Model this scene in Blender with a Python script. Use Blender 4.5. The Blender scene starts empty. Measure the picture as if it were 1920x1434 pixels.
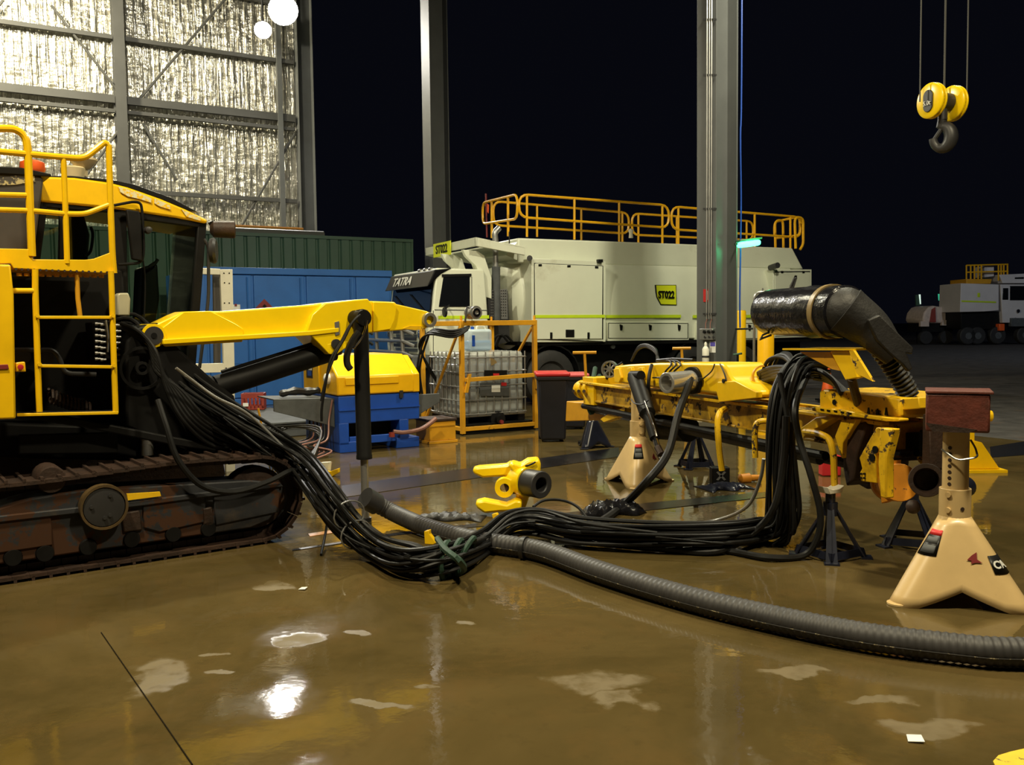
import bpy, bmesh, math, random
from mathutils import Vector, Matrix
random.seed(7)
S = bpy.context.scene
COL = S.collection
V = Vector

# ------------------------------------------------------------------ camera
F, CX, CY, H = 1700.0, 960.0, 717.0, 1.65
PITCH = math.atan((CY - 608.0) / F)
ROLL = 0.012
fw = V((0, math.cos(PITCH), -math.sin(PITCH)))
r0 = V((1, 0, 0)); u0 = r0.cross(fw).normalized()
up = (u0 * math.cos(ROLL) + r0 * math.sin(ROLL)).normalized()
rt = (r0 * math.cos(ROLL) - u0 * math.sin(ROLL)).normalized()
CAM = V((0, 0, H))
cd = bpy.data.cameras.new('camera'); cam = bpy.data.objects.new('camera', cd); COL.objects.link(cam)
cd.sensor_fit = 'HORIZONTAL'; cd.sensor_width = 36.0; cd.lens = F / 1920 * 36
cd.clip_start = 0.05; cd.clip_end = 800
cam.matrix_world = Matrix(((rt.x, up.x, -fw.x, 0), (rt.y, up.y, -fw.y, 0), (rt.z, up.z, -fw.z, H), (0, 0, 0, 1)))
S.camera = cam

# ------------------------------------------------------------------ exposure, night sky, lamps of the shed and a wall fill
S.view_settings.view_transform = 'Standard'; S.view_settings.look = 'None'
S.view_settings.exposure = 0.12; S.view_settings.gamma = 1.0; S.view_settings.use_curve_mapping = False
W = bpy.data.worlds.new('night'); S.world = W; W.use_nodes = True
W.node_tree.nodes['Background'].inputs[0].default_value = (0.30, 0.34, 0.62, 1)
W.node_tree.nodes['Background'].inputs[1].default_value = 0.006
S.cycles.max_bounces = 6; S.cycles.transparent_max_bounces = 12

WARM = (1.0, 0.87, 0.58); HAL = (1.0, 0.94, 0.70); COOL = (0.93, 0.96, 1.0)
def lamp(name, loc, power, col, size=0.5, aim=None, kind='AREA', spread=170):
    l = bpy.data.lights.new(name, kind); o = bpy.data.objects.new(name, l); COL.objects.link(o)
    l.energy = power; l.color = col; o.location = loc
    if kind == 'AREA':
        l.shape = 'DISK'; l.size = size; l.spread = math.radians(spread)
    else:
        l.shadow_soft_size = size
    if aim is not None:
        o.rotation_euler = (V(aim) - V(loc)).to_track_quat('-Z', 'Y').to_euler()
    return o
lamp('high_bay_near_left', (-3.2, 3.2, 8.0), 560, WARM, 0.6, (-2.6, 5.0, 0))
lamp('high_bay_near_right', (3.6, 3.0, 8.0), 520, WARM, 0.6, (3.2, 5.2, 0))
lamp('high_bay_mid', (-2.9, 12.2, 7.3), 560, HAL, 0.26, (-2.4, 11.0, 0))
lamp('high_bay_right', (4.6, 11.5, 9.5), 640, HAL, 0.6, (4.6, 15.0, 0))
lamp('high_bay_wall', (-16.5, 22.5, 13.5), 2700, (1.0, 0.90, 0.62), 1.0, (-14.5, 29.5, 9.0))
lamp('foil_wall_fill', (-10.0, 22.5, 13.0), 520, (1.0, 0.92, 0.70), 1.0, (-10.5, 31.0, 9.0))  # unseen fill added to soften the column's shadow on the foil
lamp('yard_flood', (30, 30, 14), 950, (0.70, 0.82, 1.0), 1.0, (32, 55, 0))

# ------------------------------------------------------------------ pixel rays (1920 x 1434 frame) onto real planes
def ray(px, py):
    return (fw + rt * ((px - CX) / F) - up * ((py - CY) / F))
def G(px, py, z=0.0):
    d = ray(px, py); t = (z - H) / d.z
    return CAM + d * t
def D(px, py, y):
    d = ray(px, py)
    return CAM + d * (y / d.y)
class Plane:
    def __init__(s, p0, d):
        s.p0 = V((p0[0], p0[1], 0)); s.d = V((d[0], d[1], 0)).normalized()
        n = V((-s.d.y, s.d.x, 0)); s.n = n if n.y > 0 else -n
        if abs(s.n.y) < 0.5 and s.n.dot(s.p0) < 0: s.n = -s.n
    def __call__(s, px, py, off=0.0):
        d = ray(px, py); q = s.p0 + s.n * off
        t = (q - CAM).dot(s.n) / d.dot(s.n)
        return CAM + d * t
    def at(s, a, off, z):
        q = s.p0 + s.d * a + s.n * off
        return V((q.x, q.y, z))
    def s_of(s, px, py, off=0.0):
        return (s(px, py, off) - s.p0).dot(s.d)

# ------------------------------------------------------------------ mesh helpers
def spline(pts, k=6):
    pts = [V(p) for p in pts]
    if len(pts) < 3: return pts
    out = []
    n = len(pts)
    for i in range(n - 1):
        p0 = pts[max(i - 1, 0)]; p1 = pts[i]; p2 = pts[i + 1]; p3 = pts[min(i + 2, n - 1)]
        for j in range(k):
            t = j / k
            out.append(0.5 * ((2 * p1) + (p2 - p0) * t + (2 * p0 - 5 * p1 + 4 * p2 - p3) * t * t + (3 * p1 - p0 - 3 * p2 + p3) * t ** 3))
    out.append(pts[-1])
    return out
def rounded(pts, rad, k=4, closed=False):
    pts = [V(p) for p in pts]; n = len(pts); out = []
    for i in range(n):
        if not closed and i in (0, n - 1): out.append(pts[i]); continue
        a, b, c = pts[i - 1], pts[i], pts[(i + 1) % n]
        la, lc = (a - b).length, (c - b).length
        ra = min(rad, la * .48, lc * .48)
        p, q = b + (a - b).normalized() * ra, b + (c - b).normalized() * ra
        for j in range(k + 1):
            t = j / k; out.append(p * (1 - t) ** 2 + b * 2 * t * (1 - t) + q * t * t)
    return out
class MB:
    def __init__(s): s.v = []; s.f = []
    def prism(s, pts, vec):
        pts = [V(p) for p in pts]; vec = V(vec); b = len(s.v); n = len(pts)
        s.v += pts + [p + vec for p in pts]
        s.f.append(tuple(range(b, b + n))); s.f.append(tuple(range(b + 2 * n - 1, b + n - 1, -1)))
        for i in range(n):
            j = (i + 1) % n; s.f.append((b + i, b + n + i, b + n + j, b + j))
        return s
    def pp(s, pl, pix, off, thick):
        return s.prism([pl(x, y, off) for x, y in pix], pl.n * thick)
    def box(s, o, a, b, c):
        o, a, b, c = V(o), V(a), V(b), V(c)
        return s.prism([o, o + a, o + a + b, o + b], c)
    def cbox(s, c, ax, ay, az):
        c, ax, ay, az = V(c), V(ax), V(ay), V(az)
        return s.box(c - ax / 2 - ay / 2 - az / 2, ax, ay, az)
    def tube(s, pts, r, n=8, caps=True, closed=False):
        pts = [V(p) for p in pts]; m = len(pts); b = len(s.v)
        rs = r if isinstance(r, (list, tuple)) else [r] * m
        tang = []
        for i in range(m):
            a = pts[i - 1] if (i > 0 or closed) else pts[i]; c = pts[(i + 1) % m] if (i < m - 1 or closed) else pts[i]
            t = c - a
            tang.append(t.normalized() if t.length > 1e-9 else (tang[-1] if tang else V((0, 0, 1))))
        ref = V((0, 0, 1)) if abs(tang[0].z) < .9 else V((1, 0, 0))
        x = tang[0].cross(ref).normalized()
        for i in range(m):
            x = (x - tang[i] * x.dot(tang[i]))
            x = x.normalized() if x.length > 1e-6 else tang[i].orthogonal().normalized()
            y = tang[i].cross(x)
            for k in range(n):
                a = 2 * math.pi * (k + .5) / n
                s.v.append(pts[i] + x * (rs[i] * math.cos(a)) + y * (rs[i] * math.sin(a)))
        for i in range(m if closed else m - 1):
            j = (i + 1) % m
            for k in range(n):
                l = (k + 1) % n
                s.f.append((b + i * n + k, b + i * n + l, b + j * n + l, b + j * n + k))
        if caps and not closed:
            s.f.append(tuple(range(b + n - 1, b - 1, -1))); s.f.append(tuple(range(b + (m - 1) * n, b + m * n)))
        return s
    def lathe(s, o, ax, prof, n=24, sx=1.0):
        o = V(o); ax = V(ax).normalized()
        x = ax.orthogonal().normalized(); y = ax.cross(x); b = len(s.v); m = len(prof)
        for t, r in prof:
            for k in range(n):
                a = 2 * math.pi * k / n
                s.v.append(o + ax * t + x * (r * math.cos(a)) + y * (r * math.sin(a) * sx))
        for i in range(m - 1):
            for k in range(n):
                l = (k + 1) % n
                s.f.append((b + i * n + k, b + i * n + l, b + (i + 1) * n + l, b + (i + 1) * n + k))
        if prof[0][1] > 1e-5: s.f.append(tuple(range(b + n - 1, b - 1, -1)))
        if prof[-1][1] > 1e-5: s.f.append(tuple(range(b + (m - 1) * n, b + m * n)))
        return s
    def disc(s, c, ax, r, h, n=20):
        return s.lathe(V(c), ax, [(0, r), (h, r)], n)
    def ring(s, c, ax, ro, ri, h, n=24):
        o = V(c); ax = V(ax).normalized(); x = ax.orthogonal().normalized(); y = ax.cross(x); b = len(s.v)
        for t, r in ((0, ri), (0, ro), (h, ro), (h, ri)):
            for k in range(n):
                a = 2 * math.pi * k / n
                s.v.append(o + ax * t + x * (r * math.cos(a)) + y * (r * math.sin(a)))
        for i in range(4):
            for k in range(n):
                l = (k + 1) % n; j = (i + 1) % 4
                s.f.append((b + i * n + k, b + i * n + l, b + j * n + l, b + j * n + k))
        return s
    def build(s, name, mt, parent=None, bevel=0.0, angle=35, seg=2, solid=0.0):
        base = V((0, 0, 0))
        if parent is not None:
            p = parent
            while p.parent: p = p.parent
            base = p.location.copy()
        me = bpy.data.meshes.new(name)
        me.from_pydata([tuple(p - base) for p in s.v], [], s.f)
        bm = bmesh.new(); bm.from_mesh(me)
        bmesh.ops.remove_doubles(bm, verts=bm.verts, dist=1e-5)
        bmesh.ops.recalc_face_normals(bm, faces=bm.faces); bm.to_mesh(me); bm.free()
        me.materials.append(mt)
        for p in me.polygons: p.use_smooth = True
        me.set_sharp_from_angle(angle=math.radians(angle))
        o = bpy.data.objects.new(name, me); COL.objects.link(o)
        if parent is not None: o.parent = parent
        if solid:
            m = o.modifiers.new('thickness', 'SOLIDIFY'); m.thickness = solid
        if bevel:
            m = o.modifiers.new('edges', 'BEVEL'); m.width = bevel; m.segments = seg; m.limit_method = 'ANGLE'; m.angle_limit = math.radians(40)
        return o
def tag(o, label=None, cat=None, group=None, kind=None):
    if label: o['label'] = label
    if cat: o['category'] = cat
    if group: o['group'] = group
    if kind: o['kind'] = kind
    return o
def thing(name, label, cat, loc=(0, 0, 0), group=None, kind=None):
    o = bpy.data.objects.new(name, None); COL.objects.link(o); o.location = V(loc); o.empty_display_size = .2
    return tag(o, label, cat, group, kind)
KIDS = {}
def dup(root, loc, rotz, label=None, group=None, scale=None):
    r = root.copy(); COL.objects.link(r); r.location = V(loc); r.rotation_euler = (0, 0, rotz)
    if scale: r.scale = (scale,) * 3
    if label: r['label'] = label
    if group: r['group'] = group
    for ch in list(root.children):
        c = ch.copy(); COL.objects.link(c); c.parent = r
        for g in list(ch.children):
            d = g.copy(); COL.objects.link(d); d.parent = c
    return r
def text(name, body, size, loc, xd, ud, mt, parent, depth=0.004, squeeze=1.0, bold=0.0):
    cu = bpy.data.curves.new(name, 'FONT'); cu.body = body; cu.size = size; cu.extrude = depth; cu.offset = bold
    cu.align_x = 'CENTER'; cu.align_y = 'CENTER'; cu.resolution_u = 3
    t = bpy.data.objects.new(name, cu); COL.objects.link(t)
    bpy.context.view_layer.update()
    me = bpy.data.meshes.new_from_object(t); bpy.data.objects.remove(t)
    xd, ud = V(xd).normalized(), V(ud).normalized(); nd = xd.cross(ud)
    p = parent
    while p.parent: p = p.parent
    base = V(loc) - p.location
    for v in me.vertices:
        c = v.co.copy(); v.co = base + xd * (c.x * squeeze) + ud * c.y + nd * c.z
    me.materials.clear(); me.materials.append(mt)
    o = bpy.data.objects.new(name, me); COL.objects.link(o); o.parent = parent
    return o

# ------------------------------------------------------------------ materials
def mat(name, col, rough=.5, metal=0.0, var=.18, scale=5.0, chip=None, amt=0.0, chip_scale=9.0, bump=0.0, coat=0.0, dirt=None, damt=0.0, stretch=None, spec=.5):
    m = bpy.data.materials.new(name); m.use_nodes = True; nt = m.node_tree; N = nt.nodes; L = nt.links
    b = N['Principled BSDF']; b.inputs['Roughness'].default_value = rough; b.inputs['Metallic'].default_value = metal
    b.inputs['Coat Weight'].default_value = coat; b.inputs['Specular IOR Level'].default_value = spec
    tc = N.new('ShaderNodeTexCoord'); src = tc.outputs['Object']
    if stretch:
        mp = N.new('ShaderNodeMapping'); mp.inputs['Scale'].default_value = stretch; L.new(src, mp.inputs[0]); src = mp.outputs[0]
    def noise(sc, det=4, rg=.6):
        n = N.new('ShaderNodeTexNoise'); n.inputs['Scale'].default_value = sc; n.inputs['Detail'].default_value = det; n.inputs['Roughness'].default_value = rg
        L.new(src, n.inputs['Vector']); return n.outputs['Fac']
    n1 = noise(scale)
    mr = N.new('ShaderNodeMapRange'); L.new(n1, mr.inputs[0]); mr.inputs[1].default_value = .3; mr.inputs[2].default_value = .7
    mr.inputs[3].default_value = 1 - var; mr.inputs[4].default_value = 1 + var * .6
    mx = N.new('ShaderNodeMix'); mx.data_type = 'RGBA'; mx.blend_type = 'MULTIPLY'; mx.inputs[0].default_value = 1
    mx.inputs[6].default_value = (*col, 1); L.new(mr.outputs[0], mx.inputs[7]); out = mx.outputs[2]
    def over(out, c, amount, sc, soft):
        nn = noise(sc, 6, .7)
        k = N.new('ShaderNodeMapRange'); L.new(nn, k.inputs[0]); th = .72 - amount * .34
        k.inputs[1].default_value = th; k.inputs[2].default_value = th + soft
        x = N.new('ShaderNodeMix'); x.data_type = 'RGBA'; L.new(k.outputs[0], x.inputs[0]); L.new(out, x.inputs[6]); x.inputs[7].default_value = (*c, 1)
        return x.outputs[2], k.outputs[0]
    if dirt: out, _ = over(out, dirt, damt, scale * .6, .22)
    if chip:
        out, k = over(out, chip, amt, chip_scale, .03)
        rr = N.new('ShaderNodeMapRange'); L.new(k, rr.inputs[0]); rr.inputs[3].default_value = rough; rr.inputs[4].default_value = .8; L.new(rr.outputs[0], b.inputs['Roughness'])
    L.new(out, b.inputs['Base Color'])
    if bump:
        bp = N.new('ShaderNodeBump'); bp.inputs['Strength'].default_value = bump; bp.inputs['Distance'].default_value = .02
        L.new(noise(scale * 4), bp.inputs['Height']); L.new(bp.outputs[0], b.inputs['Normal'])
    return m
def emit(name, col, st):
    m = bpy.data.materials.new(name); m.use_nodes = True; nt = m.node_tree; b = nt.nodes['Principled BSDF']
    b.inputs['Base Color'].default_value = (*col, 1); b.inputs['Emission Color'].default_value = (*col, 1); b.inputs['Emission Strength'].default_value = st
    return m
def glass(name, tint, gl=.06):
    m = bpy.data.materials.new(name); m.use_nodes = True; nt = m.node_tree; N = nt.nodes; L = nt.links
    N.remove(N['Principled BSDF']); out = N['Material Output']
    t = N.new('ShaderNodeBsdfTransparent'); t.inputs[0].default_value = (*tint, 1)
    g = N.new('ShaderNodeBsdfGlossy'); g.inputs['Roughness'].default_value = .04
    lw = N.new('ShaderNodeFresnel'); lw.inputs[0].default_value = 1.45
    x = N.new('ShaderNodeMixShader'); L.new(lw.outputs[0], x.inputs[0]); L.new(t.outputs[0], x.inputs[1]); L.new(g.outputs[0], x.inputs[2]); L.new(x.outputs[0], out.inputs[0])
    return m
def plastic(name, col, clear):
    m = bpy.data.materials.new(name); m.use_nodes = True; nt = m.node_tree; N = nt.nodes; L = nt.links
    b = N['Principled BSDF']; b.inputs['Base Color'].default_value = (*col, 1); b.inputs['Roughness'].default_value = .3; out = N['Material Output']
    t = N.new('ShaderNodeBsdfTransparent'); x = N.new('ShaderNodeMixShader'); x.inputs[0].default_value = clear
    L.new(b.outputs[0], x.inputs[1]); L.new(t.outputs[0], x.inputs[2]); L.new(x.outputs[0], out.inputs[0])
    return m
RUST = (.09, .035, .014); DARK = (.012, .011, .010)
M = dict(
    yellow=mat('yellow_paint', (.86, .52, .004), .32, var=.10, chip=(.10, .045, .015), amt=.05, chip_scale=14, dirt=(.45, .22, .01), damt=.25),
    boom=mat('fresh_yellow_paint', (.95, .65, .004), .28, var=.05, chip=(.25, .14, .01), amt=.0, chip_scale=20),
    worn=mat('worn_yellow_paint', (.80, .48, .008), .42, var=.16, chip=(.035, .018, .010), amt=.42, chip_scale=11, dirt=(.24, .12, .012), damt=.5),
    rail=mat('railing_amber_paint', (.82, .42, .006), .35, var=.12, chip=(.22, .08, .012), amt=.15, chip_scale=10),
    amber=mat('amber_frame_paint', (.62, .30, .012), .45, var=.14, chip=(.10, .05, .02), amt=.18, chip_scale=8),
    orange=mat('rusty_orange_steel', (.60, .23, .012), .5, var=.25, chip=(.10, .04, .015), amt=.3, chip_scale=10),
    white=mat('white_truck_paint', (.68, .70, .56), .35, var=.06, dirt=(.42, .38, .27), damt=.35, scale=1.2),
    frame_white=mat('white_frame_paint', (.74, .72, .60), .45, var=.08, chip=(.2, .14, .08), amt=.06, chip_scale=8),
    tan=mat('tan_stand_paint', (.62, .44, .20), .36, var=.08, dirt=(.36, .24, .11), damt=.22, coat=.15),
    navy=mat('navy_stand_paint', (.012, .014, .026), .28, var=.3),
    rubber=mat('black_rubber', (.014, .0135, .0135), .42, var=.3, scale=14, dirt=(.05, .042, .034), damt=.15),
    hose=mat('wet_black_hose', (.008, .008, .008), .48, var=.3, scale=20, dirt=(.026, .022, .018), damt=.2, spec=.25),
    ribbed=mat('grey_black_ribbed_rubber', (.036, .034, .034), .55, var=.3, scale=9, dirt=(.075, .065, .052), damt=.3),
    bag=mat('shiny_black_plastic_wrap', (.008, .008, .010), .22, var=.2, bump=.6, scale=2.5, spec=.16),
    matte=mat('matte_black_rubber', (.016, .0155, .0155), .55, var=.3, scale=9, dirt=(.05, .045, .04), damt=.2, bump=.2),
    black=mat('black_steel', (.008, .0078, .0078), .5, var=.3, scale=6, dirt=(.022, .017, .013), damt=.12, spec=.14),
    dark=mat('dark_grey_steel', (.028, .0275, .029), .45, var=.25, scale=4),
    canopy=mat('dark_grey_cover_paint', (.048, .042, .038), .5, var=.15),
    trackf=mat('muddy_track_frame_steel', (.026, .027, .031), .6, var=.35, scale=4, chip=(.050, .020, .008), amt=.62, chip_scale=3.0, dirt=(.070, .050, .030), damt=.45, spec=.3),
    rust=mat('rusted_steel', (.034, .016, .009), .62, var=.5, scale=8, dirt=(.085, .04, .017), damt=.3, bump=.25),
    redrust=mat('red_brown_rusted_block', (.115, .026, .016), .55, var=.4, scale=10, dirt=(.035, .018, .012), damt=.4, bump=.2),
    steel=mat('galvanised_column_steel', (.125, .13, .128), .45, metal=.15, var=.12, scale=1.5),
    girt=mat('grey_girt_steel', (.07, .07, .066), .5, metal=.1, var=.12, scale=1.5),
    visor=mat('black_visor_paint', (.005, .005, .006), .35, var=.1, spec=.05),
    sleeve=mat('polished_sleeve_steel', (.62, .61, .58), .22, metal=.75, var=.1),
    chrome=mat('chrome_steel', (.62, .60, .57), .16, metal=1.0, var=.15),
    silver=mat('dull_silver_metal', (.40, .40, .39), .38, metal=.8, var=.15),
    blue=mat('blue_container_paint', (.022, .125, .42), .45, var=.14, scale=1.5, dirt=(.018, .08, .26), damt=.4),
    royal=mat('royal_blue_base_paint', (.010, .07, .42), .4, var=.12, dirt=(.02, .04, .12), damt=.3),
    green=mat('dark_green_sheet', (.055, .115, .072), .5, var=.12, scale=1.2),
    hood=mat('compressor_yellow_hood', (.88, .48, .006), .30, var=.06),
    grey=mat('grey_painted_plate', (.09, .095, .097), .7, var=.25, spec=.15),
    binblue=mat('dark_navy_bin_plastic', (.010, .011, .018), .45, var=.2),
    red=mat('red_plastic', (.50, .02, .025), .4, var=.1),
    pink=mat('faded_pink_red_plastic', (.62, .10, .11), .45, var=.1),
    redcrate=mat('dull_red_crate_plastic', (.26, .035, .022), .5, var=.2),
    orangep=mat('orange_plastic', (.85, .12, .02), .4, var=.08),
    cream=mat('cream_plastic', (.72, .60, .36), .4, var=.08),
    beige=mat('beige_lamp_housing', (.42, .40, .28), .4, var=.08),
    lime=mat('reflective_lime_tape', (.55, .72, .02), .4, var=.06),
    limeplate=mat('lime_yellow_plate', (.72, .78, .02), .4, var=.04),
    ink=mat('black_ink', (.006, .006, .006), .4, var=.05, spec=.25),
    grimy_shaded=mat('grimy_shaded_yellow_paint', (.50, .29, .010), .5, var=.3, chip=(.03, .016, .009), amt=.5, chip_scale=7, dirt=(.10, .052, .010), damt=.75),  # beam grime, darkened further to stand in for the cradle's shadow
    whiteink=mat('white_ink', (.75, .75, .70), .5, var=.15),
    redink=mat('red_sign_ink', (.55, .02, .02), .45, var=.06),
    darkred=mat('dark_red_sticker', (.20, .02, .02), .5, var=.1),
    purple=mat('violet_print', (.10, .08, .45), .5, var=.1),
    strap=mat('dark_green_sling', (.012, .045, .026), .7, var=.3, bump=.3, scale=12),
    tape=mat('brown_packing_tape', (.24, .17, .07), .4, var=.15),
    pinkhose=mat('dusty_pink_hose', (.24, .11, .085), .5, var=.2),
    tyre=mat('dusty_tyre', (.018, .017, .016), .7, var=.3, dirt=(.07, .045, .03), damt=.3),
    window=glass('cab_glass', (.80, .88, .82)),
    darkglass=mat('dark_truck_glass', (.006, .007, .009), .06, var=.1),
    ibc=plastic('translucent_tank_plastic', (.56, .58, .54), .56),
    liquid=mat('grey_blue_liquid', (.10, .13, .185), .2, var=.05),
    can=plastic('translucent_can_plastic', (.62, .74, .80), .42),
    blueliq=mat('bright_blue_liquid', (.04, .30, .66), .2, var=.05),
    lamp_white=emit('lit_lamp_lens', (1.0, .97, .92), 60),
    lamp_green=emit('green_lamp_lens', (.05, 1.0, .38), 9),
    far_green=emit('lit_green_panel', (.03, .35, .20), .9),
    far_white=emit('lit_white_edge', (.6, .75, .65), .9),
    far_cream=mat('cream_trailer_paint', (.60, .48, .40), .5, var=.15),
    far_white_paint=mat('distant_white_paint', (.62, .58, .56), .5, var=.08, scale=1),
)

# ------------------------------------------------------------------ setting: slab, gravel yard, foil wall, columns
U = V((.857, .515, 0)); VV = V((-.515, .857, 0)); Z = V((0, 0, 1))
A0 = V((3.53, 15.6, 0)); B0 = A0 + VV * 10.67; C0 = A0 + VV * 21.8
def concrete():
    m = bpy.data.materials.new('wet_concrete'); m.use_nodes = True; nt = m.node_tree; N = nt.nodes; L = nt.links
    b = N['Principled BSDF']; tc = N.new('ShaderNodeTexCoord'); src = tc.outputs['Object']
    def noise(sc, det=5, rg=.6, dist=0.0):
        n = N.new('ShaderNodeTexNoise'); n.inputs['Scale'].default_value = sc; n.inputs['Detail'].default_value = det; n.inputs['Roughness'].default_value = rg
        n.inputs['Distortion'].default_value = dist; L.new(src, n.inputs['Vector']); return n.outputs['Fac']
    def mr(x, a, c, d, e):
        k = N.new('ShaderNodeMapRange'); L.new(x, k.inputs[0]); k.inputs[1].default_value = a; k.inputs[2].default_value = c; k.inputs[3].default_value = d; k.inputs[4].default_value = e
        return k.outputs[0]
    def mix(f, a, c):
        x = N.new('ShaderNodeMix'); x.data_type = 'RGBA'; L.new(f, x.inputs[0])
        for i, q in ((6, a), (7, c)):
            if isinstance(q, tuple): x.inputs[i].default_value = (*q, 1)
            else: L.new(q, x.inputs[i])
        return x.outputs[2]
    def math2(op, a, c):
        x = N.new('ShaderNodeMath'); x.operation = op
        for i, q in ((0, a), (1, c)):
            if isinstance(q, (int, float)): x.inputs[i].default_value = q
            else: L.new(q, x.inputs[i])
        return x.outputs[0]
    c = mix(mr(noise(.55, 6, .65, .6), .35, .65, 0, 1), (.056, .0405, .0135), (.106, .075, .028))
    c = mix(mr(noise(1.7, 6, .7, .4), .50, .72, 0, .6), c, (.110, .068, .023))
    c = mix(mr(noise(7, 5, .7), .55, .75, 0, .35), c, (.040, .030, .012))
    # dried, paler scuffs with outlines of their own; the first paints a lamp's reflection
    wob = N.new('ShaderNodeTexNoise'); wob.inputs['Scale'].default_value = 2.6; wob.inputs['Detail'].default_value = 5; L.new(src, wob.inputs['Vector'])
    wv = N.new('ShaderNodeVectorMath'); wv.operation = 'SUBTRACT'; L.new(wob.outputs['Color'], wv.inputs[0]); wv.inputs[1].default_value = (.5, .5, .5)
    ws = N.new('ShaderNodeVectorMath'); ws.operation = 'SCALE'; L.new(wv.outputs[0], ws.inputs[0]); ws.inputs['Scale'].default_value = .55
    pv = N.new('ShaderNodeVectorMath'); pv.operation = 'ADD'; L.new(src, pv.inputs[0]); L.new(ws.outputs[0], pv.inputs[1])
    dry_glint = None
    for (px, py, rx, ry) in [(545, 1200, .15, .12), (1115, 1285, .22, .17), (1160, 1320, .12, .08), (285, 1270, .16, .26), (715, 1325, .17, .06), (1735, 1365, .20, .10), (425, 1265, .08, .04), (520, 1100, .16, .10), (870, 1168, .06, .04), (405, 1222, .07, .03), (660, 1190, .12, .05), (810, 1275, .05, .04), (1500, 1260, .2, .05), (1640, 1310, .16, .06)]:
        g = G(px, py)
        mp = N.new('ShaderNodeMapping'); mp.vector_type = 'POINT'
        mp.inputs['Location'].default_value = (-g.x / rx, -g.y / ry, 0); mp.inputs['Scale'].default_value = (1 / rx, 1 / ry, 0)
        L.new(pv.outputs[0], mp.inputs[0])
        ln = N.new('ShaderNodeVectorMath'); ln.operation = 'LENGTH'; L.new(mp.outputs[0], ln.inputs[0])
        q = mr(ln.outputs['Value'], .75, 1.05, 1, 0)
        dry_glint = q if dry_glint is None else math2('MAXIMUM', dry_glint, q)
    dry_glint = math2('MULTIPLY', dry_glint, mr(noise(9, 4, .6), .3, .6, .35, 1))
    c = mix(math2('MULTIPLY', dry_glint, .62), c, (.165, .130, .068))
    L.new(c, b.inputs['Base Color'])
    wet = mr(noise(.8, 5, .6, .3), .38, .62, 0, 1)
    r = mr(wet, 0, 1, .02, .11)
    r = math2('ADD', r, math2('MULTIPLY', dry_glint, .55))
    L.new(r, b.inputs['Roughness'])
    b.inputs['IOR'].default_value = 1.36
    bp = N.new('ShaderNodeBump'); bp.inputs['Strength'].default_value = .12; bp.inputs['Distance'].default_value = .012
    L.new(noise(6, 4, .5), bp.inputs['Height']); L.new(bp.outputs[0], b.inputs['Normal'])
    return m
def gravel():
    m = mat('wet_gravel', (.060, .055, .052), .75, var=.5, scale=2.2, dirt=(.085, .055, .035), damt=.5, bump=.9)
    return m
def foil():
    m = bpy.data.materials.new('silver_foil_insulation'); m.use_nodes = True; nt = m.node_tree; N = nt.nodes; L = nt.links
    b = N['Principled BSDF']; b.inputs['Metallic'].default_value = .85; b.inputs['Roughness'].default_value = .30; b.inputs['Base Color'].default_value = (.62, .60, .53, 1)
    tc = N.new('ShaderNodeTexCoord'); mp = N.new('ShaderNodeMapping'); L.new(tc.outputs['UV'], mp.inputs[0])
    mp.inputs['Scale'].default_value = (1, 1, 1)
    def noise(sc, det, sx, sy):
        q = N.new('ShaderNodeMapping'); L.new(tc.outputs['UV'], q.inputs[0]); q.inputs['Scale'].default_value = (sx, sy, 1)
        n = N.new('ShaderNodeTexNoise'); n.inputs['Scale'].default_value = sc; n.inputs['Detail'].default_value = det; L.new(q.outputs[0], n.inputs['Vector']); return n.outputs['Fac']
    a = noise(1.0, 4, 5.0, .55); c = noise(1.0, 3, 2.2, 3.0)
    s = N.new('ShaderNodeMath'); s.operation = 'ADD'; L.new(a, s.inputs[0]); 
    k = N.new('ShaderNodeMath'); k.operation = 'MULTIPLY'; L.new(c, k.inputs[0]); k.inputs[1].default_value = .45; L.new(k.outputs[0], s.inputs[1])
    bp = N.new('ShaderNodeBump'); bp.inputs['Strength'].default_value = .9; bp.inputs['Distance'].default_value = .22
    L.new(s.outputs[0], bp.inputs['Height']); L.new(bp.outputs[0], b.inputs['Normal'])
    return m
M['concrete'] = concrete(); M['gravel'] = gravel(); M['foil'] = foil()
edge = A0 + U * 1.1
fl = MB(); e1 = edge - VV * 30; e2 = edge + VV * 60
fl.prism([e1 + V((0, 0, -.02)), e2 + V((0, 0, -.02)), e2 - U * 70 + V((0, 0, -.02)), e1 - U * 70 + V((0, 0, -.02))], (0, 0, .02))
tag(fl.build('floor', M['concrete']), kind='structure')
gr = MB(); gr.prism([(-160, -40, -.12), (260, -40, -.12), (260, 420, -.12), (-160, 420, -.12)], (0, 0, .09))
tag(gr.build('ground', M['gravel']), kind='structure')

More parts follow.
